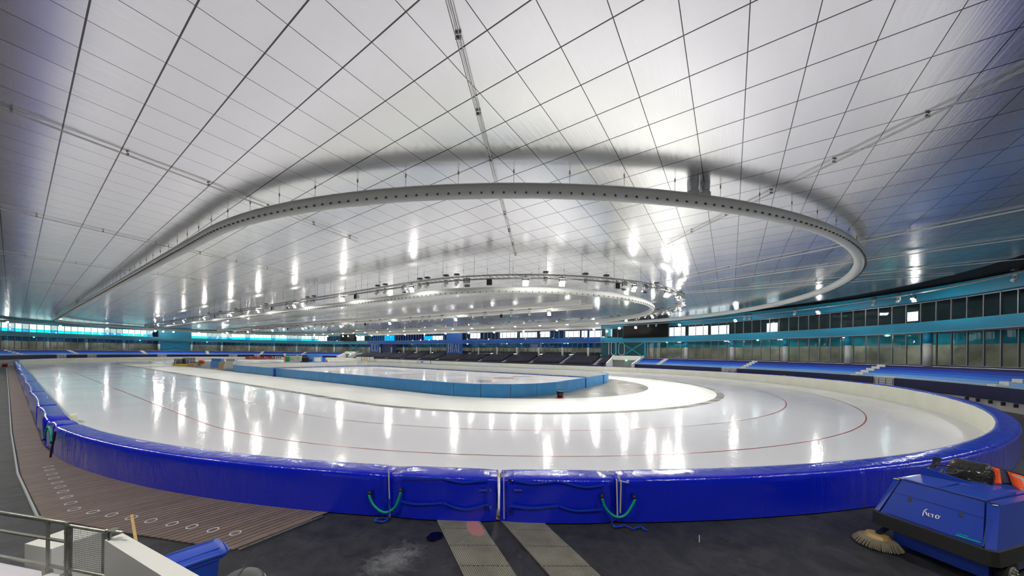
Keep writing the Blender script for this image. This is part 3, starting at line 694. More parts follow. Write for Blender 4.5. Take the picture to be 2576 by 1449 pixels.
# fascia bands
def band(s0, s1, off, z0, z1, depth, m, name):
    k = max(2, int((s1 - s0) / 1.2)); mb = MB(); A = [WC.at(s0 + (s1 - s0) * i / k, off)[0] for i in range(k + 1)]; B = [WC.at(s0 + (s1 - s0) * i / k, off - depth)[0] for i in range(k + 1)]
    vs = []
    for a, b in zip(A, B): vs += [(*a, z0), (*a, z1), (*b, z1), (*b, z0)]
    mb.add(vs, [(i * 4 + j, (i + 1) * 4 + j, (i + 1) * 4 + (j + 1) % 4, i * 4 + (j + 1) % 4) for i in range(k) for j in range(4)] + [(0, 1, 2, 3), (k * 4 + 3, k * 4 + 2, k * 4 + 1, k * 4)])
    return struct(name, mb, m)
for a, b, m, m2 in ((S0, s_mid0, 'teal', 'teal_light'), (s_mid0, s_mid1, 'blue', 'white'), (s_mid1, S1, 'teal_far', 'teal_far')):
    band(a, b, .35, Z1, Z2, 1.2 if m != 'blue' else 3.8, m, 'wall_fascia'); band(a, b, .0, Z3, Z4 + .3, .9, m2, 'wall_fascia')
    band(a, b, .37, Z1 - .07, Z1, 1.2, 'greypaint', 'trim_1'); band(a, b, -.85 if m != 'blue' else -3.45, Z0 if m != 'blue' else 4.0, Z0 + .1 if m != 'blue' else 4.1, .12, 'navy', 'baseboard_1')
# windows, bay by bay
wn = 0
def pane_quad(mb, s0, s1, off, z0, z1):
    k = max(1, int(abs(s1 - s0) / 1.6))
    for i in range(k):
        (p, _), (q, _) = WC.at(s0 + (s1 - s0) * i / k, off), WC.at(s0 + (s1 - s0) * (i + 1) / k, off); mb.quad((*p, z0), (*q, z0), (*q, z1), (*p, z1))
for i in range(NB):
    a, b = cols[i], cols[i + 1]; sm = (a + b) / 2; z = zone(sm); day = is_day(sm); nm = 6 if (b - a) > 8.2 else 5
    solid = abs(a - WC.hit(482)) < .5; blue_panel = z == 'M' and abs(WC.at(sm)[0][0] - 83.4) < 3
    if solid or blue_panel:
        m = MB(); pane_quad(m, a, b, -.5, Z0, Z1); pane_quad(m, a, b, -.3, Z2, Z3)
        struct('wall_panel', m, 'teal_light' if solid else 'blue'); 
        if not solid: continue
        for q0, q1 in (((a + .3), (b - .3)), ((b - .3), (a + .3))):
            (p, _), (q, _) = WC.at(q0, -.35), WC.at(q1, -.35); struct('wall_brace', MB().bar((*p, Z0 + .2), (*q, Z1 - .1), .18), 'teal_x')
        continue
    for lvl in (0, 1):
        wn += 1; fr = MB(); zb, zt = ((zf(sm) + .1, Z1 - .05), (Z2, Z3))[lvl]; off = (goff(sm), -.85)[lvl]
        for k in range(nm + (1 if i == NB - 1 else 0)):
            (p, t), (q, _) = WC.at(a + (b - a) * k / nm, off), WC.at(a + (b - a) * (k + 1) / nm, off)
            fr.box((*p, (zb + zt) / 2), t, (.09, .14, zt - zb))
            fr.bar((*p, zt - .05), (*q, zt - .05), .1, .1); fr.bar((*p, zb + .05), (*q, zb + .05), .1, .1)
            if lvl == 0 and k in (2, 3) and i % 2 == 0: fr.bar((*p, zb + 2.25), (*q, zb + 2.25), .1, .1)
        w = struct('window_%d' % wn, fr, 'frame'); w['label'] = 'window bay'; del w['label']
        if lvl == 1 and day:
            dim = random.Random(i).sample(range(nm), 2) if i % 3 else [0, 1, 2]
            if i % 3 == 1: dim = dim[:1]
            g = {}
            for k in range(nm):
                s0_, s1_ = a + (b - a) * k / nm, a + (b - a) * (k + 1) / nm
                for key, z0_, z1_ in ((('glass_cyan_dim' if k in dim else 'glass_cyan'), zb, zb + 1.0), (('glass_grey' if k in dim else 'glass_frost'), zb + 1.0, zt)):
                    pane_quad(g.setdefault(key, MB()), s0_, s1_, off, z0_, z1_)
            for key, m in g.items(): obj('pane', m, key, w)
        else:
            m = MB(); pane_quad(m, a, b, off, zb, zt); obj('pane', m, 'glass_blue' if (lvl == 1 and z == 'M' and WC.at(sm)[0][0] > 92) else 'glass', w)
# columns
def column(s, m_low, m_up, label, r=.36):
    (p, t), _ = WC.at(s, 0.0), 0
    c = thing('round_column', label, 'column', (*p, Z0 - .05), 'round columns carrying the gallery')
    obj('shaft', MB().disc(p, r, Z0 - .05, ZS, 20), m_low, c, True); obj('painted_top', MB().disc(p, r, ZS, Z1, 20), m_up, c, True)
nR = [s for s in cols if zone(s) == 'R' and s > cols[3]]
for i, s in enumerate(cols):
    z = zone(s)
    if i < 4: continue
    x, _ = WC.at(s)
    if z == 'R':
        if i in (9, 10): (p, t) = WC.at(s); tag(obj('steel_post', MB().disc(p, .22 if i == 9 else .15, Z0, Z1, 12), 'teal_x'), 'slim teal steel post at the %s end of the crossed bracing' % ('right' if i == 9 else 'left, between the white numerals'), 'post'); continue
        column(s, 'postwhite', 'teal', 'white and teal column of the right gallery, %s from the right edge' % ORDN[i - 4])
    elif z == 'M':
        u = x[0]
        if 76 < u < 90: continue
        column(s, 'postwhite', 'blue', 'cream column with royal blue top behind the dark seats, %s from the right' % ORDN[i - 11 if i > 10 else 0], .30)
    else:
        column(s, 'postwhite', 'teal_far', 'white column with pale teal top, far left side, %s from the left edge' % ORDN[max(0, NB - 6 - i)] if i <= NB - 6 else 'white column beyond the left edge', .33)
# crossed bracing on the right and far left of the grandstand
for x0, x1, lab in ((1562, 1621, 'teal crossed steel bracing beside the big white numerals on the right'), (878, 902, 'pale teal crossed steel bracing left of the grandstand')):
    a, b = WC.hit(x0), WC.hit(x1); (p, _), (q, _) = WC.at(a, .1), WC.at(b, .1)
    t = thing('steel_bracing', lab, 'bracing', (*p, Z0))
    obj('diagonal', MB().bar((*p, Z0 + .2), (*q, Z1), .16), 'teal_x', t); obj('diagonal', MB().bar((*q, Z0 + .2), (*p, Z1), .16), 'teal_x', t)
# numerals and letters on the gallery front
def glyphs(items, off, m, label, name):
    xs = [i[1] for i in items]; s = WC.hit(sum(xs) / len(xs)); (p, _) = WC.at(s, off)
    t = thing(name, label, 'sign', (*p, Z0))
    for g, x0, x1, y0, y1 in items:
        def P(x, y):
            (q, _) = WC.at(WC.hit(x, off), off); return Vector((*q, z_at(x, y, q)))
        w = .16; mb = MB(); xm, ym = (x0 + x1) / 2, (y0 + y1) / 2; r = (x1 - x0) / 2
        if g == '0':
            pts = [P(xm + r * math.cos(a), (y0 + r if a > PI else y1 - r) + r * math.sin(a)) for a in [k * PI / 8 for k in range(16)]]
            mb.tube(pts, w / 2, 6, True)
        elif g == '1': mb.bar(P(x1, y0), P(x1, y1), w, .05); mb.bar(P(x1, y0), P(x0, y0 + 1), w, .05)
        elif g == 'I': mb.bar(P(xm, y0), P(xm, y1), w, .05)
        elif g == 'H': mb.bar(P(x0, y0), P(x0, y1), w, .05); mb.bar(P(x1, y0), P(x1, y1), w, .05); mb.bar(P(x0, ym), P(x1, ym), w, .05)
        elif g == 'A': mb.bar(P(xm, y0), P(x0, y1), w, .05); mb.bar(P(xm, y0), P(x1, y1), w, .05); mb.bar(P((x0 + xm) / 2, ym + 5), P((x1 + xm) / 2, ym + 5), w, .05)
        elif g == 'L': mb.bar(P(x0, y0), P(x0, y1), w, .05); mb.bar(P(x0, y1), P(x1, y1), w, .05)
        obj('letter', mb, m, t)
m = MB(); a, b = WC.hit(1620), WC.hit(1513); pane_quad(m, a, b, -.7, Z0, Z1); struct('wall_panel', m, mat('dark_teal_panel', (.0, .085, .105), .5))
glyphs([('1', 1527, 1531.5, 861, 892), ('0', 1537.5, 1549, 861, 893), ('0', 1556, 1571, 862, 893)], -.45, 'logo', 'tall thin white numerals 100 on dark teal, right of the grandstand', 'wall_numerals')
m = MB(); a, b = WC.hit(954), WC.hit(926); pane_quad(m, a, b, -.6, Z0, Z1); struct('wall_panel', m, 'blue')
m = MB(); a, b = WC.hit(994), WC.hit(957); pane_quad(m, a, b, -.6, Z0, Z1); struct('wall_panel', m, mat('deep_blue_panel', (.002, .02, .14), .5))
glyphs([('1', 932, 934.5, 866, 883), ('0', 936.5, 942, 866, 883.5), ('0', 943.5, 949.5, 866, 883.5)], -.4, 'logo', 'small white numerals 100 on royal blue at the left end of the grandstand', 'wall_numerals')
glyphs([('H', 1127.5, 1134, 865, 886), ('I', 1138, 1139, 865, 886), ('A', 1143, 1150, 865, 886), ('L', 1153.5, 1159, 865, 886)], -.2, 'logo', 'thin white letters HIAL on a royal blue wall behind the middle of the grandstand', 'wall_lettering')
# scoreboards
for x0, x1, y0, y1, lab in ((1567, 1681, 817, 850, 'large black scoreboard on the right gallery front'), (856, 891, 841, 857.5, 'small black scoreboard on the far left gallery front')):
    a, b = WC.hit(x0, 1.0), WC.hit(x1, 1.0); (p, _), (q, _) = WC.at(a, 1.0), WC.at(b, 1.0); xm = (x0 + x1) / 2
    mid = ((p[0] + q[0]) / 2, (p[1] + q[1]) / 2); zt, zb = z_at(xm, y0, mid), z_at(xm, y1, mid); ax = Vector((q[0] - p[0], q[1] - p[1])); l = ax.length; ax.normalize()
    t = thing('scoreboard', lab, 'scoreboard', (*mid, zb))
    obj('casing', MB().box((*mid, (zt + zb) / 2), ax, (l, .35, zt - zb)), 'dark', t)
    nrm = Vector((mid[0], mid[1])).normalized(); f = (mid[0] - nrm.x * .2, mid[1] - nrm.y * .2)
    obj('screen', MB().box((*f, (zt + zb) / 2), ax, (l - .2, .06, zt - zb - .2)), 'screen', t)
# lamps inside the galleries
sl = 0
for i in range(4, NB - 2):
    sm = (cols[i] + cols[i + 1]) / 2; z = zone(sm)
    for kk, off in ((-.22, -3.2), (.2, -2.2)):
        s = sm + kk * 8; off -= 2.6 if z == 'M' else 0; (p, t) = WC.at(s, off)
        if i % 2 and kk > 0: continue
        sl += 1
        side = {'R': 'right', 'M': 'back', 'L': 'far left'}[z]
        tag(obj('strip_light', MB().box((*p, Z1 - .05), t, (.8, .10, .06)), 'strip'), 'white strip light on the ceiling inside the %s gallery, lower floor' % side, 'ceiling light', 'strip lights in the %s gallery' % side)
for x, y, off in ((1680, 872, -.2), (1575, 907, 0), (1430, 870, -.2), (1277, 870, -.2), (2240, 841, -.2), (1910, 855, -.2), (80, 850, -.1), (350, 857, -.1), (520, 862, -.1)):
    if x == 1575: continue
    (p, t) = WC.at(WC.hit(x), .45); z = Z1 - .22
    tag(obj('exit_sign', MB().box((*p, z), t, (.35, .06, .18)), 'exit'), 'small lit exit sign under the gallery edge above x' .replace(' above x', '') + {1680: ' right of the crossed bracing', 1430: ' over the right part of the grandstand', 1277: ' over the middle of the grandstand', 2240: ' over the door at the far right', 1910: ' between the two right aisles', 80: ' at the far left corner', 350: ' near the solid teal bay', 520: ' right of the solid teal bay'}[x], 'exit sign')

# ------------------------------------------------------------------ terraces
rows = 6
def stair_s(x): return WC.hit(x, 1.0)
ais_r = [stair_s(x) for x in (2215, 1898, 1675)]; ais_l = [stair_s(x) for x in (768, 661, 521, 357, 175, 15)]
ais_r = [ais_r[0] - 17.0] + ais_r
rng = [(S0, WC.hit(1617, 1.0), ais_r, 'right'), (stair_s(862), S1 - 2, ais_l, 'far left')]
def arcband(s0, s1, o0, o1, z0, z1, step=1.5):
    k = max(1, int(abs(s1 - s0) / step)); mb = MB(); vs = []
    for i in range(k + 1):
        s = s0 + (s1 - s0) * i / k; a, b = WC.at(s, o0)[0], WC.at(s, o1)[0]
        vs += [(*a, z0), (*a, z1), (*b, z1), (*b, z0)]
    return mb.add(vs, [(i * 4 + j, (i + 1) * 4 + j, (i + 1) * 4 + (j + 1) % 4, i * 4 + (j + 1) % 4) for i in range(k) for j in range(4)] + [(0, 1, 2, 3), (k * 4 + 3, k * 4 + 2, k * 4 + 1, k * 4)])
HT, RO = .25, 4.55
bench_names = ('pale blue', 'sky blue', 'azure', 'cobalt', 'ultramarine', 'midnight blue')
for sa, sb, ais, side in rng:
    cuts = [sa] + [a for a in ais if sa + 1 < a < sb - 1] + [sb]
    for j in range(len(cuts) - 1):
        a = cuts[j] + (.55 if j else 0); b = cuts[j + 1] - (.55 if j < len(cuts) - 2 else 0)
        (p, _) = WC.at((a + b) / 2, 2.5)
        k = len(cuts) - 2 - j if side == 'right' else len(cuts) - 2 - j
        lab = ('blue terraced benches on the right side, %s block from the white tunnel' % ORDN[k]) if side == 'right' else ('blue terraced benches on the far left side, %s block from the left' % ORDN[k])
        t = thing('bench_terrace', lab, 'benches', (*p, 0), 'blue terraced benches')
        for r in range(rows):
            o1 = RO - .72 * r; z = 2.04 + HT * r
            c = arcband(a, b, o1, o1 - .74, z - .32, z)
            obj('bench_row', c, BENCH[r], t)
    for j, s in enumerate(ais):
        if not sa < s < sb: continue
        (p, _) = WC.at(s, 2.5)
        lab = {'right': ['white concrete steps beyond the right edge', 'white steps between the blue benches at the right, nearest the right edge', 'white steps in the middle of the right blue benches', 'white steps in the right blue benches next to the white tunnel'], 'far left': ['white steps in the far left benches nearest the dark grandstand', 'white steps second from the dark grandstand on the far left', 'white steps just right of the solid teal bay', 'white steps just left of the solid teal bay', 'white steps second from the left edge', 'white steps at the left edge of the picture']}[side][j]
        t = thing('aisle_steps', lab, 'stairs', (*p, 0), 'steps in the blue benches')
        for r in range(rows):
            obj('step', arcband(s - .5, s + .5, RO - .72 * r, RO - .72 * r - .42, 1.7 + HT * r, 2.10 + HT * r, .5), 'white', t)
            obj('lower_step', arcband(s - .5, s + .5, RO - .72 * r - .42, RO - .72 * r - .74, 1.7 + HT * r, 1.97 + HT * r, .5), 'greypaint', t)
# navy front panels with gaps, base wall behind
gaps_r = [(2198, 2252), (1815, 1855)]; gaps_l = [(575, 597), (395, 420), (218, 244), (142, 168), (640, 655), (745, 752)]
def front(sa, sb, gaps, side):
    g = sorted([tuple(sorted((WC.hit(a, 4.75), WC.hit(b, 4.75)))) for a, b in gaps])
    cuts = [sa] + [x for q in g for x in q] + [sb]
    for j in range(0, len(cuts), 2):
        a, b = cuts[j], cuts[j + 1]
        if b - a < .5: continue
        (p, _) = WC.at((a + b) / 2, 4.7); k = j // 2
        if side == 'right': nm = ['the longest, at the right edge', 'between the two railed gaps', 'next to the white tunnel'][min(2, k)]
        else: nm = ['nearest the dark grandstand', 'second from the dark grandstand', 'third from the dark grandstand', 'below the solid teal bay', 'left of the solid teal bay', 'second from the left edge', 'at the left edge'][min(6, k)]
        t = thing('front_panel', 'dark navy panel below the %s benches, %s' % (side, nm), 'panel', (*p, 0), 'navy panels in front of the benches')
        obj('panel', arcband(a, b, 4.85, 4.78, .80, 1.93), 'navy', t)
    for j, q in enumerate(g):
        a, b = q; (p, tt) = WC.at((a + b) / 2, 4.9)
        nm = (['right', 'left'][j % 2] + ' one of two gaps in the right navy panels') if side == 'right' else ORDN[j] + ' gap of the far left navy panels, counted from the grandstand'
        t = thing('gate_railing', 'grey railing in the ' + nm, 'railing', (*p, 0), 'railings in the panel gaps')
        mb = MB()
        for z in (.8, 1.05, 1.3, 1.55, 1.85): (u_, _), (v_, _) = WC.at(a, 4.95), WC.at(b, 4.95); mb.bar((*u_, z), (*v_, z), .03)
        for k in range(4): (u_, _) = WC.at(a + (b - a) * k / 3, 4.95); mb.bar((*u_, 0), (*u_, 1.85), .05)
        obj('rails', mb, 'darkgrey', t)
        for k in range(4): obj('step', arcband(a, b, 4.7 - .0, 4.2 - k * .05, .5 + .4 * k, .85 + .4 * k), 'white', t)
front(S0, WC.hit(1617, 1.0), gaps_r, 'right'); front(stair_s(862), S1 - 2, gaps_l, 'far left')
struct('wall_terrace', arcband(S0, WC.hit(1617, 1.0), 4.7, .1, -.02, 1.70), mat('pale_terrace_wall', (.50, .50, .46), .6))
struct('wall_terrace', arcband(stair_s(862), S1 - 2, 4.7, .1, -.02, 1.70), bpy.data.materials['pale_terrace_wall'])
# brackets under the right navy panel
for k in range(8):
    s = WC.hit(2560, 4.9) + (k - 3) * 1.35; (p, t) = WC.at(s, 4.95)
    tag(obj('wall_bracket', MB().box((*p, .62), t, (.12, .2, .3)), 'dark'), 'small black bracket on the pale wall under the navy panel at the right edge', 'bracket', 'black brackets under the right navy panel')
# main grandstand on the back straight
gu0, gu1 = 26.7, 136.5; GR = 12; gv = lambda r: 82.7 + .72 * r; gz = lambda r: 1.42 + .215 * r
mb = MB()
for r in range(GR): mb.prism([(gu0, gv(r)), (gu1, gv(r)), (gu1, gv(r) + .72), (gu0, gv(r) + .72)], 0, gz(r))
struct('wall_grandstand', mb, 'darkgrey')
aisles = [29.2 + 9.5 * k for k in range(11)]
def seat_mesh():
    m = MB(); m.box((0, .02, .40), (1, 0), (.44, .40, .05)); m.add([(-.22, .20, .36), (.22, .20, .36), (.22, .25, .36), (-.22, .25, .36), (-.21, .29, .86), (.21, .29, .86), (.21, .33, .86), (-.21, .33, .86)],
        [(3, 2, 1, 0), (4, 5, 6, 7), (0, 1, 5, 4), (1, 2, 6, 5), (2, 3, 7, 6), (3, 0, 4, 7)]); m.box((0, .18, .19), (1, 0), (.05, .05, .4)); return m
spots = []
for r in range(GR):
    u = gu0 + .35
    while u < gu1 - .3:
        if all(abs(u - a) > .75 for a in aisles) and not (abs(gv(r) + .36 - 88.3) < .75 and any(abs(u - 33 - 7.75 * k) < .65 for k in range(14))): spots.append((math.hypot(u, gv(r)), u, gv(r) + .30, gz(r), r))
        u += .52
spots.sort()
s0_ = obj('grandstand_seat', seat_mesh(), 'seat', origin=(0, 0, 0)); tag(s0_, 'small dark navy plastic seat in the right blocks of the back grandstand', 'seat', 'dark seats in the right blocks of the grandstand')
for i, (_, u, v, z, r) in enumerate(spots[:300]):
    o = s0_ if i == 0 else s0_.copy()
    if i: COL.objects.link(o)
    o.location = (u, -v, z)
sm_ = seat_mesh(); rest = MB()
for _, u, v, z, r in spots[300:]: rest.add([(p.x + u, p.y + v, p.z + z) for p in sm_.v], sm_.f)
tag(obj('grandstand_seating', rest, 'seat'), 'rows of dark navy seats filling the rest of the back grandstand', 'seating', kind='stuff')
for k, a in enumerate(aisles):
    t = thing('aisle_steps', 'pale steps between the dark grandstand seats, %s aisle from the right' % ORDN[k], 'stairs', (a, gv(6), 0), 'aisles of the dark grandstand')
    for r in range(GR):
        obj('step', MB().prism([(a - .42, gv(r) + .02), (a + .42, gv(r) + .02), (a + .42, gv(r) + .36), (a - .42, gv(r) + .36)], gz(r), gz(r) + .12), 'white', t)

struct('wall_terrace', arcband(sU(128), stair_s(862), .2, -.1, 0, 3.3), 'white')
# white tunnels at both ends of the grandstand
def tunnel(s0, s1, label):
    (c, _) = WC.at((s0 + s1) / 2, 5); t = thing('entrance_tunnel', label, 'tunnel', (*c, 0))
    for s in (s0, s1):
        (a, tt), (b, _) = WC.at(s, .3), WC.at(s, 5.8)
        n_ = Vector((tt[0], tt[1])) * .15
        pts = [(a[0] - n_.x, a[1] - n_.y), (b[0] - n_.x, b[1] - n_.y), (b[0] + n_.x, b[1] + n_.y), (a[0] + n_.x, a[1] + n_.y)]
        obj('side_wall', MB().prism(pts, 0, [3.95, 2.0, 2.0, 3.95]), 'white', t)
    obj('lintel', arcband(s0, s1, 1.9, 1.6, 2.75, 3.85), 'white', t)
    obj('back_wall', arcband(s0, s1, 1.3, 1.1, 0, 2.8), mat('tunnel_wall', (.40, .40, .33), .6) if 'tunnel_wall' not in bpy.data.materials else bpy.data.materials['tunnel_wall'], t)
    (p, tt) = WC.at((s0 + s1) / 2, 2.0); obj('exit_sign', MB().box((*p, 2.62), tt, (.45, .08, .2)), 'exit', t)
tunnel(WC.hit(1539, 2), WC.hit(1611, 2), 'white entrance tunnel with slanted walls at the right end of the dark grandstand')
tunnel(WC.hit(893, 2), WC.hit(868, 2), 'white entrance tunnel with slanted walls at the left end of the grandstand')

# ------------------------------------------------------------------ ceiling, pipes, ducts
ZR = 12.05
ci = inset(WALLC, 5.6); bm = MB(); bm.add([(p[0], p[1], ZR) for p in ci], [tuple(range(len(ci)))]); c_ = struct('ceiling', bm, 'ceiling')
tp_ = offset(WALLC, -(BACK + .2) * SGN); top = MB().add([(p[0], p[1], 12.75) for p in tp_], [tuple(range(len(tp_)))]); tp2 = offset(WALLC, -9 * SGN)
for i in range(len(tp_)):
    j = (i + 1) % len(tp_); sm_i = WC.c[i]
    if sm_i < S0 or sm_i > S1 or zone(sm_i) == 'M': top.quad((*tp_[i], 12.75), (*tp_[j], 12.75), (*tp2[j], 12.75), (*tp2[i], 12.75))
struct('ceiling_void', top, 'void')
v_ = MB(); ca = ci + [ci[0]]
for a, b in zip(ca[:-1], ca[1:]): v_.quad((*a, ZR - .02), (*b, ZR - .02), (*b, 12.75), (*a, 12.75))
struct('ceiling_edge', v_, 'void')
# blind wall that closes the hall behind the camera
cw = offset(WALLC, -8 * SGN); cl = MB(); 
for i in range(len(cw)):
    a, b = cw[i], cw[(i + 1) % len(cw)]; s = WC.c[i]
    if S0 - 1 < s < S1 + 1: continue
    cl.quad((*a, -.02), (*b, -.02), (*b, 12.8), (*a, 12.8))
(p0, _), (p1, _) = WC.at(S0, -BACK), WC.at(S0, -9); cl.quad((*p0, 0), (*p1, 0), (*p1, 12.8), (*p0, 12.8))
(p0, _), (p1, _) = WC.at(S1, .5), WC.at(S1, -9); cl.quad((*p0, 0), (*p1, 0), (*p1, 12.8), (*p0, 12.8))
struct('wall_near', cl, mat('dark_near_wall', (.02, .03, .035), .6))
def roof_pipe(a, b, label, dbl=True):
    a, b = Vector(a), Vector(b); d = (b - a).normalized(); n_ = Vector((-d.y, d.x)) * .05
    t = thing('ceiling_pipe', label, 'pipe', (*a.lerp(b, .5), ZR), 'thin pipes fixed under the ceiling')
    for k in ((-1, 1) if dbl else (0,)): obj('pipe', MB().tube([(a.x + n_.x * k, a.y + n_.y * k, ZR - .1), (b.x + n_.x * k, b.y + n_.y * k, ZR - .1)], .014 if 'top edge' in label or 'behind the ring' in label or 'left' in label else .03, 6), 'postwhite', t)
    L_ = (b - a).length; m = MB(); k = 1.2
    while k < L_: q = a.lerp(b, k / L_); m.box((q.x, q.y, ZR - .07), d, (.04, .15, .08)); k += 2.6
    obj('clips', m, 'steel', t)
RP = [((2576, 166), (1676, 612), 'pipe crossing the right ceiling down to behind the ring duct', 2), ((2576, 522), (1676, 704), 'long pipe to the right edge, level with the ring duct tip', 0), ((2576, 596), (1697, 720), 'second long pipe to the right edge, below the ring duct tip', 0),
      ((2576, 648), (1886, 718), 'third long pipe to the right edge', 0), ((2400, 688), (1700, 738), 'lowest long pipe, close to the black gap on the right', 0), ((1130, 0), (1297, 640), 'pipe running from the top edge down to the lights in the middle', 3), ((0, 262), (900, 604), 'pipe crossing the left ceiling from the left edge', 1),
      ((0, 520), (800, 704), 'second pipe from the left edge', 0), ((0, 634), (640, 722), 'third pipe from the left edge', 0), ((0, 700), (520, 750), 'fourth pipe from the left edge, close to the far windows', 0)]
for p, q, lab, e in RP:
    a, b = Vector(PX(*p, ZR)), Vector(PX(*q, ZR)); a = a + (a - b).normalized() * e; roof_pipe(a, b, 'white ' + lab)

def nearest_split(pts, k):
    idx = sorted(range(len(pts)), key=lambda i: pts[i][0] ** 2 + pts[i][1] ** 2); return idx[:k], idx[k:]
def resample(curve, step):
    c = Curve(curve); n = int(c.L / step); return [c.at(i * c.L / n) for i in range(n)]
def duct_ring(R, u0, u1, z, r, label, nz_step, joints=True):
    cu_ = oval(R, 120, u0, u1, V0, 30); (p, _) = (cu_[60], 0)
    t = thing('ring_duct', label, 'duct', (*p, z))
    obj('tube', MB().tube([(a, b, z) for a, b in cu_], r, 20, True), 'duct', t, True)
    # flange seam on the outer upper side and clamp rings
    so = oval(R + r * .93, 120, u0, u1, V0, 30); obj('seam', MB().tube([(a, b, z + r * .42) for a, b in so], .018, 5, True), 'greypaint', t)
    pts = resample(oval(R, 160, u0, u1, V0, 60), nz_step)
    def noz(mb, q, tt):
        n_ = Vector((q[0] - min(max(q[0], u0), u1), q[1] - V0)).normalized()
        c = Vector((q[0] + n_.x * r * .80, q[1] + n_.y * r * .80, z - r * .60)); d = Vector((n_.x * .8, n_.y * .8, -.6)); mb.tube([c - d * .03, c + d * .10], [.05, .035], 7)
    near, farp = nearest_split([p for p, _ in pts], 80)
    for i in near: m = MB(); noz(m, *pts[i]); obj('nozzle', m, 'darkgrey', t)
    m = MB()
    for i in farp: noz(m, *pts[i])
    o = obj('nozzles', m, 'darkgrey', t); o['kind'] = 'stuff'
    hp = resample(oval(R, 160, u0, u1, V0, 60), 2.4); near, farp = nearest_split([p for p, _ in hp], 40)
    for i in near: a = hp[i][0]; obj('hanger', MB().tube([(*a, z + r * .9), (*a, ZR)], .010, 5).box((*a, ZR - .04), (1, 0), (.05, .05, .06)), 'steel', t)
    m = MB()
    for i in farp: m.tube([(*hp[i][0], z + r * .9), (*hp[i][0], ZR)], .014, 4)
    o = obj('hangers', m, 'steel', t); o['kind'] = 'stuff'
    return t
duct_ring(34.6, U0, 142.0, 11.23, .315, 'huge oval grey ring duct with small nozzles hanging under the ceiling, the outermost', .47)
duct_ring(18.06, U0, 135.0, 10.1, .30, 'inner oval ring duct hanging below the ring of floodlights', .6)
def drop_ducts(x, R, u0, u1, z, label, far_side=None, dx=33):
    c = Curve(oval(R, 120, u0, u1)); 
    if far_side is None: s = c.hit(x)
    else: s = far_side
    (p, tt) = c.at(s); t = thing('drop_ducts', label, 'duct', (*p, z))
    w = .30
    for k in (-1, 1):
        q = (p[0] + tt[0] * w * k, p[1] + tt[1] * w * k); obj('flexible_duct', MB().tube([(*q, z + .15), (*q, z + .35), (*q, z + .45), (*q, ZR)], [.26, .26, .22, .24], 14), 'duct_foil', t, True)
        obj('collar', MB().disc(q, .27, z + .1, z + .4, 16), 'duct', t, True)
drop_ducts(1752, 34.6, U0, 142, 11.23, 'pair of crumpled silver drop ducts on the near right part of the ring duct')
drop_ducts(195, 34.6, U0, 142, 11.23, 'pair of drop ducts on the far left straight of the ring duct')
drop_ducts(1400, 34.6, U0, 142, 11.23, 'pair of pale drop ducts on the far right part of the outer ring duct', far_side=Curve(oval(34.6, 120, U0, 142)).L * .285)
drop_ducts(1400, 18.06, U0, 135, 10.1, 'pair of pale drop ducts on the far side of the inner ring duct', far_side=Curve(oval(18.06, 120)).L * .26)

# ------------------------------------------------------------------ trusses and lights
def truss_ring(pts_curve, z, w, label, step, closed=True, drop=True):
    c = Curve(pts_curve); n = int(c.L / step); t = thing('lighting_truss', label, 'truss', (*c.at(0)[0], z))
    ts = [i * c.L / n for i in range(n + (0 if closed else 1))]
    rails = []
    for dx, dz in ((-w / 2, 0), (w / 2, 0), (-w / 2, -w), (w / 2, -w)):
        P = [(*c.at(s, dx)[0], z + dz) for s in ts]; rails.append(P)
        obj('chord', MB().tube(P, .032, 5, closed), 'truss', t)
    m = MB(); k = len(ts)
    for i in range(k if closed else k - 1):
        j = (i + 1) % k
        m.bar(rails[0][i], rails[2][j], .022); m.bar(rails[1][i], rails[3][j], .016); m.bar(rails[0][i], rails[1][i], .016); m.bar(rails[2][i], rails[3][i], .016); m.bar(rails[2][i], rails[3][j], .014)
    obj('lacing', m, 'truss', t)
    if drop:
        m = MB(); 
        for i in range(0, int(c.L / 3.1)): (p, _) = c.at(i * 3.1); m.tube([(*p, z), (*p, ZR)], .012, 4)
        obj('suspension_rods', m, 'darkgrey', t)
    return c
TZ = 10.86; LNE = None
TC = truss_ring(oval(20.1, 96, 24.7, 135), TZ, .30, 'oval aluminium lighting truss carrying the floodlights above the rink', .5)
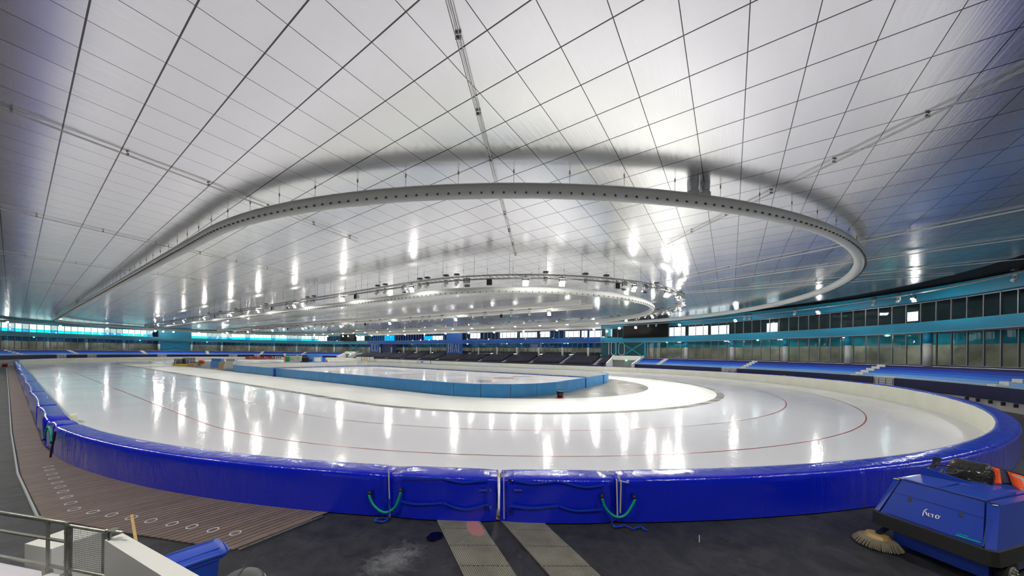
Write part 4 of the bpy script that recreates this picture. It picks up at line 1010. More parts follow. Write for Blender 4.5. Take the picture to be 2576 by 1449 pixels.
def flood(lit=True):
    t = thing('floodlight', 'x', 'floodlight')
    obj('yoke', MB().bar((-.27, 0, -.05), (.27, 0, -.05), .05).bar((-.27, 0, -.05), (-.27, 0, -.42), .05).bar((.27, 0, -.05), (.27, 0, -.42), .05).bar((0, 0, .1), (0, 0, -.05), .05), 'darkgrey', t)
    tilt = lambda y, z, a=math.radians(52): (y * math.cos(a) - z * math.sin(a), y * math.sin(a) + z * math.cos(a))
    for k in (0, 1):
        h = MB(); y0, z0 = (0.0, -.34) if k == 0 else (.16, -.60); vs = []
        for (x, y, z) in ((-.24, -.10, -.08), (.24, -.10, -.08), (.24, .10, -.12), (-.24, .10, -.12), (-.24, -.10, .06), (.24, -.10, .06), (.24, .06, .10), (-.24, .06, .10)):
            yy, zz = tilt(y, z); vs.append((x, yy + y0, zz + z0))
        h.add(vs, [(3, 2, 1, 0), (4, 5, 6, 7), (0, 1, 5, 4), (1, 2, 6, 5), (2, 3, 7, 6), (3, 0, 4, 7)]); obj('housing', h, 'greypaint', t)
        if not lit and k == 0: continue
        l = MB(); vs = []
        for (x, y, z) in ((-.22, -.135, -.075), (.22, -.135, -.075), (.22, -.125, .055), (-.22, -.125, .055), (-.22, -.10, -.105), (.22, -.10, -.105), (.22, -.10, .08), (-.22, -.10, .08)):
            yy, zz = tilt(y, z); vs.append((x, yy + y0, zz + z0))
        l.add(vs[:4], [(0, 1, 2, 3)]); e0, e1 = Vector(vs[2]), Vector(vs[3]); hd = MB().add([e0 + Vector((.02, 0, .012)), e1 + Vector((-.02, 0, .012)), e1 + Vector((-.02, -.006, -.065)), e0 + Vector((.02, -.006, -.065)), e0 + Vector((.02, -.012, .012)), e1 + Vector((-.02, -.012, .012)), e1 + Vector((-.02, -.018, -.065)), e0 + Vector((.02, -.018, -.065))], [(0, 1, 2, 3), (7, 6, 5, 4), (0, 4, 5, 1), (1, 5, 6, 2), (2, 6, 7, 3), (3, 7, 4, 0)]); obj('added_hood', hd, 'darkgrey', t); obj('lens', l, 'flood_glow' if lit else 'grey_plastic', t)  # skirt over the lens is added to keep glare off the ceiling foil
    return t
M_['flood_glow'] = mat('floodlight_glow', (1, .96, .88), .5, emit=740.0, ecol=(1, .965, .90))
F_lit, F_off = flood(True), flood(False)
def speaker_proto():
    t = thing('speaker', 'x', 'speaker'); m = MB(); m.box((0, 0, -.45), (1, 0), (.46, .08, .5)); obj('grille', MB().box((0, -.06, -.45), (1, 0), (.44, .05, .5)), 'rubber', t)
    h = MB(); h.add([(-.24, -.04, -.71), (.24, -.04, -.71), (.24, -.04, -.19), (-.24, -.04, -.19), (-.12, .35, -.6), (.12, .35, -.6), (.12, .35, -.3), (-.12, .35, -.3)], [(0, 1, 2, 3), (7, 6, 5, 4), (0, 4, 5, 1), (1, 5, 6, 2), (2, 6, 7, 3), (3, 7, 4, 0)])
    obj('cabinet', h, 'greypaint', t); obj('bracket', MB().bar((0, .1, .05), (0, .1, -.3), .05), 'darkgrey', t)
    return t
def head_proto():
    t = thing('moving_spotlight', 'x', 'spotlight'); obj('base', MB().box((0, 0, .36), (1, 0), (.42, .3, .14)), 'darkgrey', t)
    obj('arm', MB().bar((-.17, 0, -.05), (-.17, 0, -.42), .05, .09).bar((.17, 0, -.05), (.17, 0, -.42), .05, .09).bar((-.17, 0, -.07), (.17, 0, -.07), .06, .1), 'alu', t)
    obj('head', MB().tube([(0, .1, -.25), (0, .0, -.38), (0, -.16, -.55)], [.09, .14, .15], 14), 'alu', t, True); obj('front_glass', MB().tube([(0, -.155, -.545), (0, -.17, -.56)], .13, 14), 'postwhite', t)
    return t
S_pr, H_pr = speaker_proto(), head_proto()
protos = {'F': F_lit, 'O': F_off, 'S': S_pr, 'H': H_pr}; used = set()
def place(kind, c, s, z, label, group, face='out', x=None):
    (p, tt) = c.at(s)
    n_ = Vector((p[0] - min(max(p[0], U0), U1), p[1] - V0 + .001)).normalized()      # away from the middle of the hall
    if face == 'in': n_ = -n_
    if c is LNE: n_ = Vector((-.25, -1)).normalized()
    ang = math.atan2(n_.y, n_.x)                                              # local -y looks along n in plan
    rz = -(ang + PI / 2)
    pr = protos[kind]
    if kind in used: o = dup(pr, (*p, z), rz, label, group)
    else:
        used.add(kind); o = pr; o.location = (p[0], -p[1], z); o.rotation_euler = (0, 0, rz); tag(o, label, None, group)
    return o
tl = [('F', 345), ('O', 368), ('F', 396), ('O', 430), ('F', 460), ('O', 484), ('F', 512), ('H', 524), ('S', 540), ('H', 553), ('F', 578), ('H', 592), ('O', 605), ('F', 647), ('H', 668), ('S', 683), ('O', 720), ('F', 738), ('H', 772), ('H', 788), ('F', 860), ('S', 893), ('H', 948), ('H', 967), ('O', 1014), ('F', 1033), ('H', 1054), ('H', 1073),
      ('H', 1120), ('H', 1147), ('O', 1172), ('S', 1229), ('F', 1320), ('H', 1370), ('F', 1412), ('H', 1470), ('H', 1523), ('S', 1551), ('O', 1569), ('F', 1594), ('O', 1622), ('H', 1650), ('F', 1674)]
cnt = {'F': 0, 'O': 0, 'S': 0, 'H': 0}; kn = {'F': 'lit double floodlight', 'O': 'unlit floodlight', 'S': 'square grey speaker', 'H': 'round moving spotlight'}
for k, x in tl[::-1]:
    s = TC.hit(x)
    if s is None: continue
    cnt[k] += 1
    place(k, TC, s, TZ - .14, '%s on the near side of the oval truss, %s such from the right' % (kn[k], ORDN[cnt[k] - 1]), 'fittings on the near side of the oval truss')
# far half of the oval truss and its right tip
c20 = TC.L; fs = [.01 * c20 * k for k in range(0)]
s_tip = TC.hit(1674); Ls = []
k = 0; s = s_tip + 3.0
while s < TC.L * .60:
    Ls.append(s); s += 4.6 if k < 4 else 6.2; k += 1
for k, s in enumerate(Ls):
    place('F', TC, s, TZ - .14, 'lit floodlight on the far side of the oval truss, %s from its tip' % ORDN[min(k, 49)], 'floodlights on the far side of the oval truss', 'in')
    for e, kk in ((1.6, 'H'), (3.1, 'S' if k % 5 == 2 else 'H')):
        if s + e < TC.L * .60: place(kk, TC, s + e, TZ - .14, '%s on the far side of the oval truss, after the %s floodlight' % ({1.6: 'spotlight', 3.1: 'small fitting'}[e], ORDN[min(k, 49)]), 'small fittings on the far side of the oval truss', 'in')
# straight central truss between two white ducts
CT = Curve([(16.0, 42.0), (147.0, 42.0), (147.0, 42.02), (16.0, 42.02)])
class Line:
    L = 131.0
    def at(s, t, off=0.0): return (16.0 + t, 42.0 + off), (1, 0)
LNE = Line(); t = thing('lighting_truss', 'straight aluminium truss along the middle of the hall between two white ducts', 'truss', (81, 42, TZ))
for dv, dz in ((-.15, 0), (.15, 0), (0, -.28)): obj('chord', MB().tube([(16, 42 + dv, TZ + dz), (147, 42 + dv, TZ + dz)], .025, 5), 'alu', t)
m = MB()
for i in range(131): u = 16 + i; m.bar((u, 41.85, TZ), (u + .5, 42, TZ - .28), .016); m.bar((u + .5, 42, TZ - .28), (u + 1, 42.15, TZ), .016); m.bar((u, 41.85, TZ), (u, 42.15, TZ), .016)
obj('lacing', m, 'alu', t); m = MB()
for i in range(0, 131, 4): m.tube([(16 + i, 42, TZ), (16 + i, 42, ZR)], .012, 4)
obj('suspension_rods', m, 'darkgrey', t)
for v_d, lab in ((39.8, 'near'), (44.2, 'far')):
    t = thing('straight_duct', 'straight white duct along the %s side of the central truss' % lab, 'duct', (81, v_d, 10.8))
    obj('tube', MB().tube([(16, v_d, 10.75), (147, v_d, 10.75)], .33, 16), 'white', t, True); m = MB()
    for i in range(0, 131, 5): m.tube([(16 + i + .5, v_d, 11.0), (16 + i + .5, v_d, ZR)], .012, 4)
    obj('hangers', m, 'steel', t)
k = 0
for i, u in enumerate([21.5 + 17.75 * j for j in range(8)]):
    place('F', LNE, u - 16, TZ - .5, 'lit floodlight on the straight central truss, %s from its right end' % ORDN[i], 'floodlights on the central truss', 'in')
    for e, kk in ((3.2, 'H'), (6.4, 'H'), (8.2, 'S' if i % 2 == 0 else 'H'), (11.5, 'H'), (14.6, 'O')):
        if u + e > 146: continue
        k += 1; place(kk, LNE, u + e - 16, TZ - .5, '%s on the central truss, %s small fitting from its right end' % (kn[kk], ORDN[k - 1]), 'small fittings on the central truss', 'in')
# wall truss
ws0 = WC.hit(2575, 4.0) - 3; ws1 = ws0 + WC.L - 1
WT = Curve(WALLC); wt = thing('lighting_truss', 'long ladder truss following the gallery walls all round the hall', 'truss', (*WT.at(ws0, 4)[0], 11.3))
n = int((ws1 - ws0) / .9); A = [(*WT.at(ws0 + i * .9, 4.1)[0], 11.35) for i in range(n)]; B = [(*WT.at(ws0 + i * .9, 3.75)[0], 11.35) for i in range(n)]
obj('chord', MB().tube(A, .045, 5), 'truss', wt); obj('chord', MB().tube(B, .045, 5), 'alu', wt); m = MB()
for i in range(n): m.bar(A[i], B[i], .04); 
for i in range(n - 1): m.bar(A[i], B[i + 1], .035)
obj('rungs', m, 'alu', wt)
m = MB()
for i in range(0, n, 4): m.tube([A[i], (A[i][0], A[i][1], ZR + .5)], .012, 4)
obj('suspension_rods', m, 'darkgrey', wt)
class Off:                                 # the wall curve moved into the hall
    def __init__(s, d): s.d = d
    def at(s, t): return WT.at(t, s.d)
W4 = Off(3.95)
wl = [2295, 2056, 1848, 1708, 1598, 1557, 1493, 1400, 1316, 1242, 1178, 1120, 1067, 1018, 975, 934, 896, 875, 862, 823, 790, 712, 640, 560, 500, 436, 410, 390, 269, 151, 18]
for i, x in enumerate(wl):
    s = WC.hit(x, 3.95)
    if s is None: continue
    place('F', W4, s, 11.22, 'lit floodlight on the wall truss, %s from the right edge' % ORDN[i], 'floodlights on the wall truss', 'in')
near_s = [S0 + 17 - 10 * k for k in range(1, 30) if S0 + 17 - 10 * k > -(WC.L - S1) + 12]  # unseen lamps added behind the camera to light the near side
for i, s in enumerate(near_s):
    place('F', W4, s, 11.22, 'unseen floodlight added on the wall truss behind the camera, %s from the right end' % ORDN[i], 'floodlights on the wall truss', 'in')
for x, lab in ((2552, 'at the right edge'), (2258, 'left of the first lit pair on the right'), (2198, 'between the first two lit pairs'), (1998, 'left of the second lit pair'), (1872, 'beside the third lit pair'), (1650, 'in front of the scoreboard'), (1630, 'in front of the scoreboard, the left one'), (1885, 'just right of the third lit pair')):
    place('H', W4, WC.hit(x, 3.95), 11.25, 'round spotlight on the right wall truss, ' + lab, 'spotlights on the right wall truss', 'in')

# ------------------------------------------------------------------ rink boards
rc = Curve(rrect(*RK)); nb = 69; HB = 1.22
# start of the run, so that labels can count from the near right corner
def board(s0, s1, label):
    (a, t0), (b, _) = rc.at(s0), rc.at(s1); ax = Vector((b[0] - a[0], b[1] - a[1])); l = ax.length; ax.normalize()
    c = ((a[0] + b[0]) / 2, (a[1] + b[1]) / 2); n_ = Vector((ax.y, -ax.x))
    if (c[0] + n_.x - 45) ** 2 + ((c[1] + n_.y - 40) * 2) ** 2 < (c[0] - 45) ** 2 + ((c[1] - 40) * 2) ** 2: n_ = -n_
    t = thing('rink_board', label, 'rink board', (*c, 0), 'padded boards round the inner rink')
    obj('blue_cover', MB().box((c[0] + n_.x * .09, c[1] + n_.y * .09, HB / 2 + .01), ax, (l - .015, .12, HB)), 'board_blue', t)
    obj('white_face', MB().box((c[0] - n_.x * .01, c[1] - n_.y * .01, HB / 2), ax, (l, .06, HB - .04)), 'board_white', t)
    obj('kick_strip', MB().box((c[0] - n_.x * .05, c[1] - n_.y * .05, .11), ax, (l - .12, .03, .14)), 'blueline', t)
    obj('top_rail', MB().box((c[0], c[1], HB + .02), ax, (l - .02, .1, .04)), 'lblue', t)
M_['board_blue'] = mat('rink_pad_blue', (.03, .235, .54), .35, bump=(3, .3, .05), var=(.8, .12)); M_['board_white'] = mat('rink_board_white', (.78, .79, .74), .5)
st_ = rc.L / nb
for k in range(nb):
    s = k * st_; (p, _) = rc.at(s + st_ / 2)
    side = 'near' if p[1] < 32 and p[0] < 82 else ('far' if p[1] > 50 and p[0] < 82 else ('right' if p[0] < 30 else 'left'))
    board(s, s + st_, 'blue padded rink board, %s side, %s section counted from the near right corner' % (side, ORDN[k] if k < 50 else 'fifty-' + ORDN[k - 50] if k < 59 else 'sixty-' + ORDN[k - 59]))
for x, lab in ((814, 'left'), (1180, 'middle'), (1262, 'right')): pass
for x, y, lab in ((690, 947, 'left part of the near rink boards'), (1081, 988, 'middle of the near rink boards'), (1471, 975, 'right corner of the rink boards'), (1516, 965, 'right end of the rink boards')):
    p = PX(x, y, 0); tag(obj('gate_post', MB().box((p[0], p[1], .62), (1, 0), (.35, .3, 1.24)), mat('gate_blue', (.0, .06, .36), .4) if 'gate_blue' not in bpy.data.materials else bpy.data.materials['gate_blue']), 'dark blue padded gate joint in the ' + lab, 'gate post')

# ------------------------------------------------------------------ things on the infield
def at_floor(x, y, z=0.0): return PX(x, y, z)
def px_size(w, pt):                        # metres for w photo pixels at the plan point
    return w * (pt[0] * math.cos(TH) + pt[1] * math.sin(TH)) / F
VR = (rt.x, -rt.y)                         # plan direction that runs left-right in the photo
def crate(x, y, w, h, m, label, name='crate', cat='crate', depth=1.0, shift=0):
    p = at_floor(x, y); W_ = px_size(w, p); H_ = px_size(h, p)
    t = thing(name, label, cat, (*p, 0)); obj('body', MB().box((*p, H_ / 2), VR, (W_, depth, H_)), m, t)
    obj('rim', MB().box((*p, H_ + .02), VR, (W_ * 1.03, depth * 1.03, .06)), m, t)
    return t
p = at_floor(1409, 1001); t = thing('bucket', 'black tapered bucket with a red foot on the grey infield beside the blue rink boards', 'bucket', (*p, 0))
obj('tub', MB().disc(p, .26, .06, .62, 16, r2=.36), 'dark', t, True); obj('rim', MB().disc(p, .39, .60, .65, 16), 'dark', t); obj('plate', MB().disc(p, .42, .0, .06, 14), 'red', t); obj('handle', MB().tube([(p[0] + .36 * math.cos(a) * VR[0], p[1] + .36 * math.cos(a) * VR[1], .64 + .16 * math.sin(a)) for a in [k * PI / 8 for k in range(9)]], .015, 5), 'dark', t)
# net baskets, yellow racks, cartons at the far left
p = at_floor(462, 917)
for k, (x, y, w, h) in enumerate(((452, 918, 26, 15), (475, 915, 30, 15))):
    p = at_floor(x, y); W_, H_ = px_size(w, p), px_size(h, p); t = thing('net_cage', ['black net cage on the infield, the left one', 'black net cage on the infield behind the yellow rack'][k], 'net', (*p, 0)); m = MB()
    for i in range(9): a = (i / 8 - .5) * W_; m.bar((p[0] + VR[0] * a, p[1] + VR[1] * a, 0), (p[0] + VR[0] * a, p[1] + VR[1] * a, H_), .12)
    for i in range(6): z = i / 5 * H_; m.bar((p[0] - VR[0] * W_ / 2, p[1] - VR[1] * W_ / 2, z), (p[0] + VR[0] * W_ / 2, p[1] + VR[1] * W_ / 2, z), .10)
    obj('netting', m, 'dark', t)
crate(466, 921, 26, 5, 'yellow', 'yellow plastic rack low on the infield in front of the black net', 'plastic_rack', 'rack')
crate(446, 920, 12, 4, 'yellow', 'second, smaller yellow rack left of the first, before the black net', 'plastic_rack', 'rack')
crate(484, 922, 18, 8, 'cardboard', 'brown rolled mat beside the yellow rack', 'rolled_mat', 'mat'); crate(495, 919, 9, 7, mat('brown_box', (.22, .12, .07), .7), 'dark brown box right of the rolled mat', 'box', 'box')
p = at_floor(510, 916); t = thing('orange_fence', 'crumpled bright orange barrier netting standing on the infield at the left', 'netting', (*p, 0)); m = MB()
for i in range(9):
    a = random.uniform(-.9, .9); m.sphere((p[0] + VR[0] * a, p[1] + VR[1] * a, random.uniform(.3, .95)), random.uniform(.25, .45), 7)
obj('netting', m, mat('orange_net', (.9, .12, .01), .6), t)
crate(545, 923, 22, 12, 'lblue', 'light blue plastic crate stack at the left of the rink, lower part', 'plastic_crate', 'crate'); 
p = at_floor(548, 918); W_, H_ = px_size(24, p), px_size(16, p)
t = thing('plastic_crate', 'taller light blue crate stack behind the lower one', 'crate', (*p, 0)); obj('body', MB().box((*p, H_ / 2), VR, (W_, 1.0, H_)), 'lblue', t)
crate(574, 926, 32, 16, 'white', 'white carton beside the left corner of the blue rink boards', 'carton', 'box'); crate(583, 914, 22, 11, mat('lilac_white', (.66, .66, .74), .5), 'pale lilac carton behind the white one', 'carton', 'box')
p = at_floor(551, 929); W_, H_ = px_size(7, p), px_size(20, p)
for k in (0, 1):
    q = (p[0] + VR[0] * k * .55, p[1] + VR[1] * k * .55); tag(obj('leaning_board', MB().add([(q[0] + VR[0] * a + b * .25, q[1] + VR[1] * a, z) for a, b, z in ((-.28, 0, 0), (.28, 0, 0), (.28, .2, 0), (-.28, .2, 0), (.15, 0, H_), (.75, 0, H_), (.75, .2, H_), (.15, .2, H_))], [(3, 2, 1, 0), (4, 5, 6, 7), (0, 1, 5, 4), (1, 2, 6, 5), (2, 3, 7, 6), (3, 0, 4, 7)]), 'cardboard'),
        ['tall brown board leaning against the white carton, left of two', 'tall brown board leaning against the white carton, right of two'][k], 'board')
tag(obj('folded_cover', MB().box((*at_floor(578, 932), .12), VR, (2.4, .8, .22)), 'lblue'), 'folded blue cover on the floor before the white carton', 'cover')
# billboards on the cream mats at the far side
def billboard(x0, x1, y0, y1, m, label, off=1.0, detail=None):
    # stands just in front of the mats on the far side
    c = Curve(oval(38.9, 120)); s = c.hit(x0) if False else None
    du0, dv0 = ray_dir(x0); du1, dv1 = ray_dir(x1)
    def far(du, dv, R=38.9):
        best = None; cc = oval(R, 120); cc.append(cc[0])
        for (a, b), (e, f) in zip(cc[:-1], cc[1:]):
            eu, ev = e - a, f - b; det = du * (-ev) + eu * dv
            if abs(det) < 1e-9: continue
            t_ = (a * (-ev) + eu * b) / det; s_ = (du * b - dv * a) / det
            if t_ > 0 and 0 <= s_ <= 1 and (best is None or t_ > best): best = t_
        return (du * best, dv * best)
    a, b = far(du0, dv0), far(du1, dv1); ax = Vector((b[0] - a[0], b[1] - a[1])); l = ax.length; ax.normalize(); c = ((a[0] + b[0]) / 2, (a[1] + b[1]) / 2); xm = (x0 + x1) / 2
    z0, z1 = max(.0, z_at(xm, y1, c)), z_at(xm, y0, c); nn = Vector(c).normalized()
    t = thing('advertising_board', label, 'advertising board', (*c, z0)); obj('board', MB().box((*c, (z0 + z1) / 2), ax, (l, .08, z1 - z0)), m, t)
    f = (c[0] - nn.x * .1, c[1] - nn.y * .1)
    for (k0, k1, h0, h1, mm) in (detail or ()):
        q = (f[0] + ax.x * l * ((k0 + k1) / 2 - .5), f[1] + ax.y * l * ((k0 + k1) / 2 - .5)); obj('print', MB().box((*q, z0 + (z1 - z0) * (h0 + h1) / 2), ax, (l * (k1 - k0), .03, (z1 - z0) * (h1 - h0))), mm, t)
rd = mat('red_print', (.40, .045, .025), .5)
rdd = ((.0, .5, .0, .35, rd), (.55, .75, .4, .9, 'white'))
for k in range(4): billboard(617.5 + 18.6 * k, 617.5 + 18.6 * (k + 1) - .6, 896.5, 902.5, rd, 'red advertising board with a white mark, %s of four from the left' % ORDN[k], detail=((.1, .8, .05, .3, mat('dark_red', (.2, .02, .02), .5) if k == 0 else bpy.data.materials['dark_red']), (.62, .8, .5, .9, 'white')))
billboard(692, 709, 896.5, 902.5, 'white', 'white board with grey lettering right of the four red boards', detail=((.1, .3, .2, .8, 'darkgrey'), (.4, .6, .2, .8, 'darkgrey'), (.7, .9, .2, .8, 'darkgrey')))
billboard(896, 940, 898, 908, 'white', 'white board with small coloured figures left of the grandstand', detail=((.3, .36, .1, .7, 'green'), (.45, .51, .2, .8, 'yellow'), (.6, .66, .2, .8, 'yellow'), (.75, .81, .2, .8, 'yellow')))
billboard(1047, 1067, 908, 912.5, 'white', 'white board with a small blue square in front of the grandstand', detail=((.6, .9, .1, .9, 'lblue'), (.05, .4, .3, .6, 'greypaint')))
# vehicles and banners behind the rink
def block(x, y, w, h, m, label, name, cat, extra=(), depth=.5):
    p = at_floor(x, y); W_, H_ = px_size(w, p), px_size(h, p); t = thing(name, label, cat, (*p, 0))
    obj('body', MB().box((*p, H_ / 2), VR, (W_, depth, H_)), m, t); nn = Vector(p).normalized()
    for (k0, k1, h0, h1, mm) in extra:
        q = (p[0] + VR[0] * W_ * ((k0 + k1) / 2 - .5) - nn.x * (depth / 2 + .03), p[1] + VR[1] * W_ * ((k0 + k1) / 2 - .5) - nn.y * (depth / 2 + .03)); obj('print', MB().box((*q, H_ * (h0 + h1) / 2), VR, (W_ * (k1 - k0), .05, H_ * (h1 - h0))), mm, t)
    return t
block(738, 910, 42, 15, 'white', 'white board with green swirls behind the inner rink', 'banner', 'banner', ((.0, .28, .0, .85, 'green'), (.25, .5, .25, .6, mat('pale_green', (.35, .7, .35), .5)), (.05, .2, .1, .4, 'lblue'), (.7, .85, .4, .8, bpy.data.materials['pale_green'])), .2)
t = block(768, 911, 16, 12, 'dark', 'black frame structure between the green and the blue boards', 'equipment_cart', 'cart')
p = at_floor(763, 911)
for a in (-.7, 1.2): obj('wheel', MB().disc((p[0] + VR[0] * a, p[1] + VR[1] * a), .35, .0, .3, 12), 'rubber', t)
block(792, 911, 34, 16, 'lblue', 'pale blue board with a white field behind the inner rink', 'banner', 'banner', ((.45, .95, .1, .75, 'white'), (.1, .3, .05, .45, 'blue')), .6)
block(815, 911, 8, 12, mat('sign_blue', (.03, .16, .55), .5), 'small solid blue sign right of the pale blue board', 'sign_board', 'sign', depth=.2)
p = at_floor(715, 912); t = thing('warning_post', 'thin orange post with a round white top left of the green board', 'post', (*p, 0)); obj('pole', MB().disc(p, .09, 0, 2.2, 8), 'orange', t); obj('disc', MB().sphere((*p, 2.6), .45, 10), 'white', t)
p = at_floor(822, 911); tag(obj('traffic_cone', MB().disc(p, .35, 0, 1.0, 10, r2=.08), mat('cone_red', (.35, .05, .03), .6)), 'small dark red cone beside the solid blue sign', 'cone')
for i, (x, y) in enumerate(((1263.5, 916), (932, 906), (940, 906), (1083, 913))):
    q = at_floor(x, y + 3); tag(obj('barrier_post', MB().box((*q, .9), (1, 0), (.12, .12, 1.8)), 'dark'), ['thin dark post at the mat wall below the middle of the grandstand', 'thin dark post, left of a pair, at the left end of the grandstand', 'thin dark post, right of a pair, at the left end of the grandstand', 'thin dark post at the mat wall right of the white board'][i], 'post')
t = thing('snow_block', 'small cream foam block on the ice beside the left pads', 'block', (*PX(184, 1062, 0), 0)); p = PX(184, 1062, 0); obj('block', MB().box((*p, .22), (1, 0), (.7, .25, .45)), 'cream', t)
t = thing('stacked_crates', 'red and white crates on the floor at the far left edge', 'crate', (*PX(12, 923, 0), 0)); p = PX(12, 923, 0); obj('crate', MB().box((*p, .30), VR, (.6, .4, .56)), 'red', t); obj('lid', MB().box((*p, .62), VR, (.55, .4, .08)), 'white', t)

# ------------------------------------------------------------------ floor sweeper at the lower right
C0 = DL(6.1, 8.87); _ex = Vector((1.62, -.45)).normalized(); _ey = Vector((.28, .94)).normalized()
def LM(x, y, z):                           # sweeper frame: x along its face to the left, y to the back
    d, l = 6.1 + _ex.x * x + _ey.x * y, 8.87 + _ex.y * x + _ey.y * y
    u, v = DL(d, l); return (u, v, z)
def hexa(P, mb=None):                      # eight corners in the sweeper frame
    return (mb or MB()).add([LM(*p) for p in P], [(3, 2, 1, 0), (4, 5, 6, 7), (0, 1, 5, 4), (1, 2, 6, 5), (2, 3, 7, 6), (3, 0, 4, 7)])
def lbox(x0, x1, y0, y1, z0, z1, mb=None): return hexa([(x, y, z) for z in (z0, z1) for x, y in ((x0, y0), (x1, y0), (x1, y1), (x0, y1))], mb)
sw = thing('floor_sweeper', 'blue ride-on floor sweeper with white lettering parked on the black floor at the lower right', 'sweeper', (*LM(.85, 1.2, 0)[:2], 0))
YB, ZT, WX = 2.75, 1.49, 1.70
body = hexa([(.16, .10, .70), (WX - .08, .10, .70), (WX - .08, YB, .70), (.16, YB, .70), (.30, .57, ZT), (WX - .24, .57, ZT), (WX - .24, YB, ZT), (.30, YB, ZT)])
obj('hopper_panel', body, 'machine', sw)
for x0, x1, xa, xb in ((.0, .13, .12, .27), (WX - .05, WX + .02, WX - .21, WX - .12)):      # corner columns either side of the black gaps
    obj('corner_panel', hexa([(x0, .10, .70), (x1, .08, .70), (x1, YB, .70), (x0, YB, .70), (xa, .57, ZT - .01), (xb, .555, ZT - .01), (xb, YB, ZT - .01), (xa, YB, ZT - .01)]), 'machine', sw)
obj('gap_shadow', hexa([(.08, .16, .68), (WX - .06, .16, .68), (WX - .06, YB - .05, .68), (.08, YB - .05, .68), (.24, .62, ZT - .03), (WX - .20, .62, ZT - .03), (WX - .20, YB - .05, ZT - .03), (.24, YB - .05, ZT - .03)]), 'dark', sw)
obj('chassis', lbox(.14, WX - .25, .26, YB - .1, .10, .60), 'machine', sw)
bp = MB(); prof = [(-.02, .47), (.0, .74), (.10, .74), (.12, .47)]
path = [(WX + .02, YB), (WX + .04, .10), (WX - .02, .01), (WX - .12, -.03), (.14, -.03), (.03, .0), (-.03, .10), (-.03, .85), (-.03, YB)]
vs = []
for i, (x, y) in enumerate(path):
    a = path[max(0, i - 1)]; b = path[min(len(path) - 1, i + 1)]; t_ = Vector((b[0] - a[0], b[1] - a[1])).normalized(); n_ = (-t_.y, t_.x)
    if (x + n_[0] - .85) ** 2 + (y + n_[1] - 1.3) ** 2 > (x - .85) ** 2 + (y - 1.3) ** 2: n_ = (-n_[0], -n_[1])
    for o_, z in prof: vs.append(LM(x + n_[0] * o_, y + n_[1] * o_, z))
bp.add(vs, [(i * 4 + j, (i + 1) * 4 + j, (i + 1) * 4 + (j + 1) % 4, i * 4 + (j + 1) % 4) for i in range(len(path) - 1) for j in range(4)] + [(0, 1, 2, 3), tuple(len(path) * 4 - 1 - k for k in range(4))])
obj('bumper', bp, 'rubber', sw)
# top covers with a seam, raised cowl
obj('top_cover', hexa([(.30, .60, ZT), (.86, .60, ZT), (.86, 1.75, ZT), (.30, 1.75, ZT), (.30, .62, ZT + .02), (.86, .62, ZT + .02), (.86, 1.75, ZT + .07), (.30, 1.75, ZT + .07)]), 'machine', sw)
obj('top_cover', hexa([(.92, .60, ZT), (WX - .24, .60, ZT), (WX - .24, 1.35, ZT), (.92, 1.35, ZT), (.92, .62, ZT + .02), (WX - .24, .62, ZT + .02), (WX - .24, 1.35, ZT + .05), (.92, 1.35, ZT + .05)]), 'machine', sw)
obj('cowl', hexa([(.70, 1.42, ZT), (WX - .22, 1.28, ZT), (WX - .22, 1.36, ZT), (.70, 1.50, ZT), (.70, 1.46, ZT + .08), (WX - .26, 1.30, ZT + .22), (WX - .26, 1.36, ZT + .22), (.70, 1.52, ZT + .08)]), 'machine', sw)
obj('seam', lbox(.12, WX - .12, .560, .585, ZT - .005, ZT + .006), 'dark', sw)
def face_px(x, y, lift=.0):                # photo pixel -> point on the slanted face
    D = fw + R3 * ((x - CX) / F) - U3 * ((y - PP) / F); du, dv = D.x, -D.y
    a, b, c = Vector(LM(.16, .10, .70)), Vector(LM(WX - .08, .10, .70)), Vector(LM(.30, .57, ZT)); n_ = (b - a).cross(c - a).normalized()
    if n_.dot(Vector((du, dv, D.z))) > 0: n_ = -n_
    o_ = Vector((0, 0, HC)); r_ = Vector((du, dv, D.z)); a = a + n_ * lift; t_ = (a - o_).dot(n_) / r_.dot(n_)
    return o_ + r_ * t_
def fbar(p, q, w, th=.012, mb=None):
    return (mb or MB()).bar(face_px(*p, .008), face_px(*q, .008), w, th)
K = lambda cx, cy: (2180 + cx / 4.689, 1140 + cy / 4.689)
lg = MB()
cvs = crv([K(662, 738), K(672, 700), (K(690, 672)), K(718, 660)], 5)
for a, b in zip(cvs[:-1], cvs[1:]): fbar(a, b, .012, mb=lg)
fbar(K(695, 690), K(712, 732), .014, mb=lg); fbar(K(730, 706), K(730, 742), .014, mb=lg); fbar(K(730, 742), K(750, 747), .014, mb=lg)
fbar(K(750, 716), K(796, 726), .013, mb=lg); fbar(K(777, 722), K(777, 758), .014, mb=lg)
oc = [K(834 + 21 * math.cos(a), 752 + 20 * math.sin(a)) for a in [k * PI / 8 for k in range(17)]]
for a, b in zip(oc[:-1], oc[1:]): fbar(a, b, .013, mb=lg)
fbar(K(868, 745), K(874, 746), .01, mb=lg)
obj('lettering', lg, 'logo', sw)
for cx, cy in ((512, 542), (1117, 725)): obj('latch', fbar(K(cx, cy - 22), K(cx, cy + 22), .055), 'rubber', sw)
for cx, cy in ((350, 302), (1518, 613)): q = MB().bar(face_px(*K(cx - 30, cy - 4), .01), face_px(*K(cx + 34, cy + 5), .01), .045, .012); obj('white_label', q, 'logo', sw)
obj('mint_stripe', fbar(K(1052, 965), K(1345, 1056), .03), 'mint', sw); obj('mint_text_line', fbar(K(1070, 948), K(1200, 985), .006), 'mint', sw)
m_ = MB()
for a, b in ((K(285, 445), K(1480, 795)),): fbar(a, b, .004, .004, mb=m_)
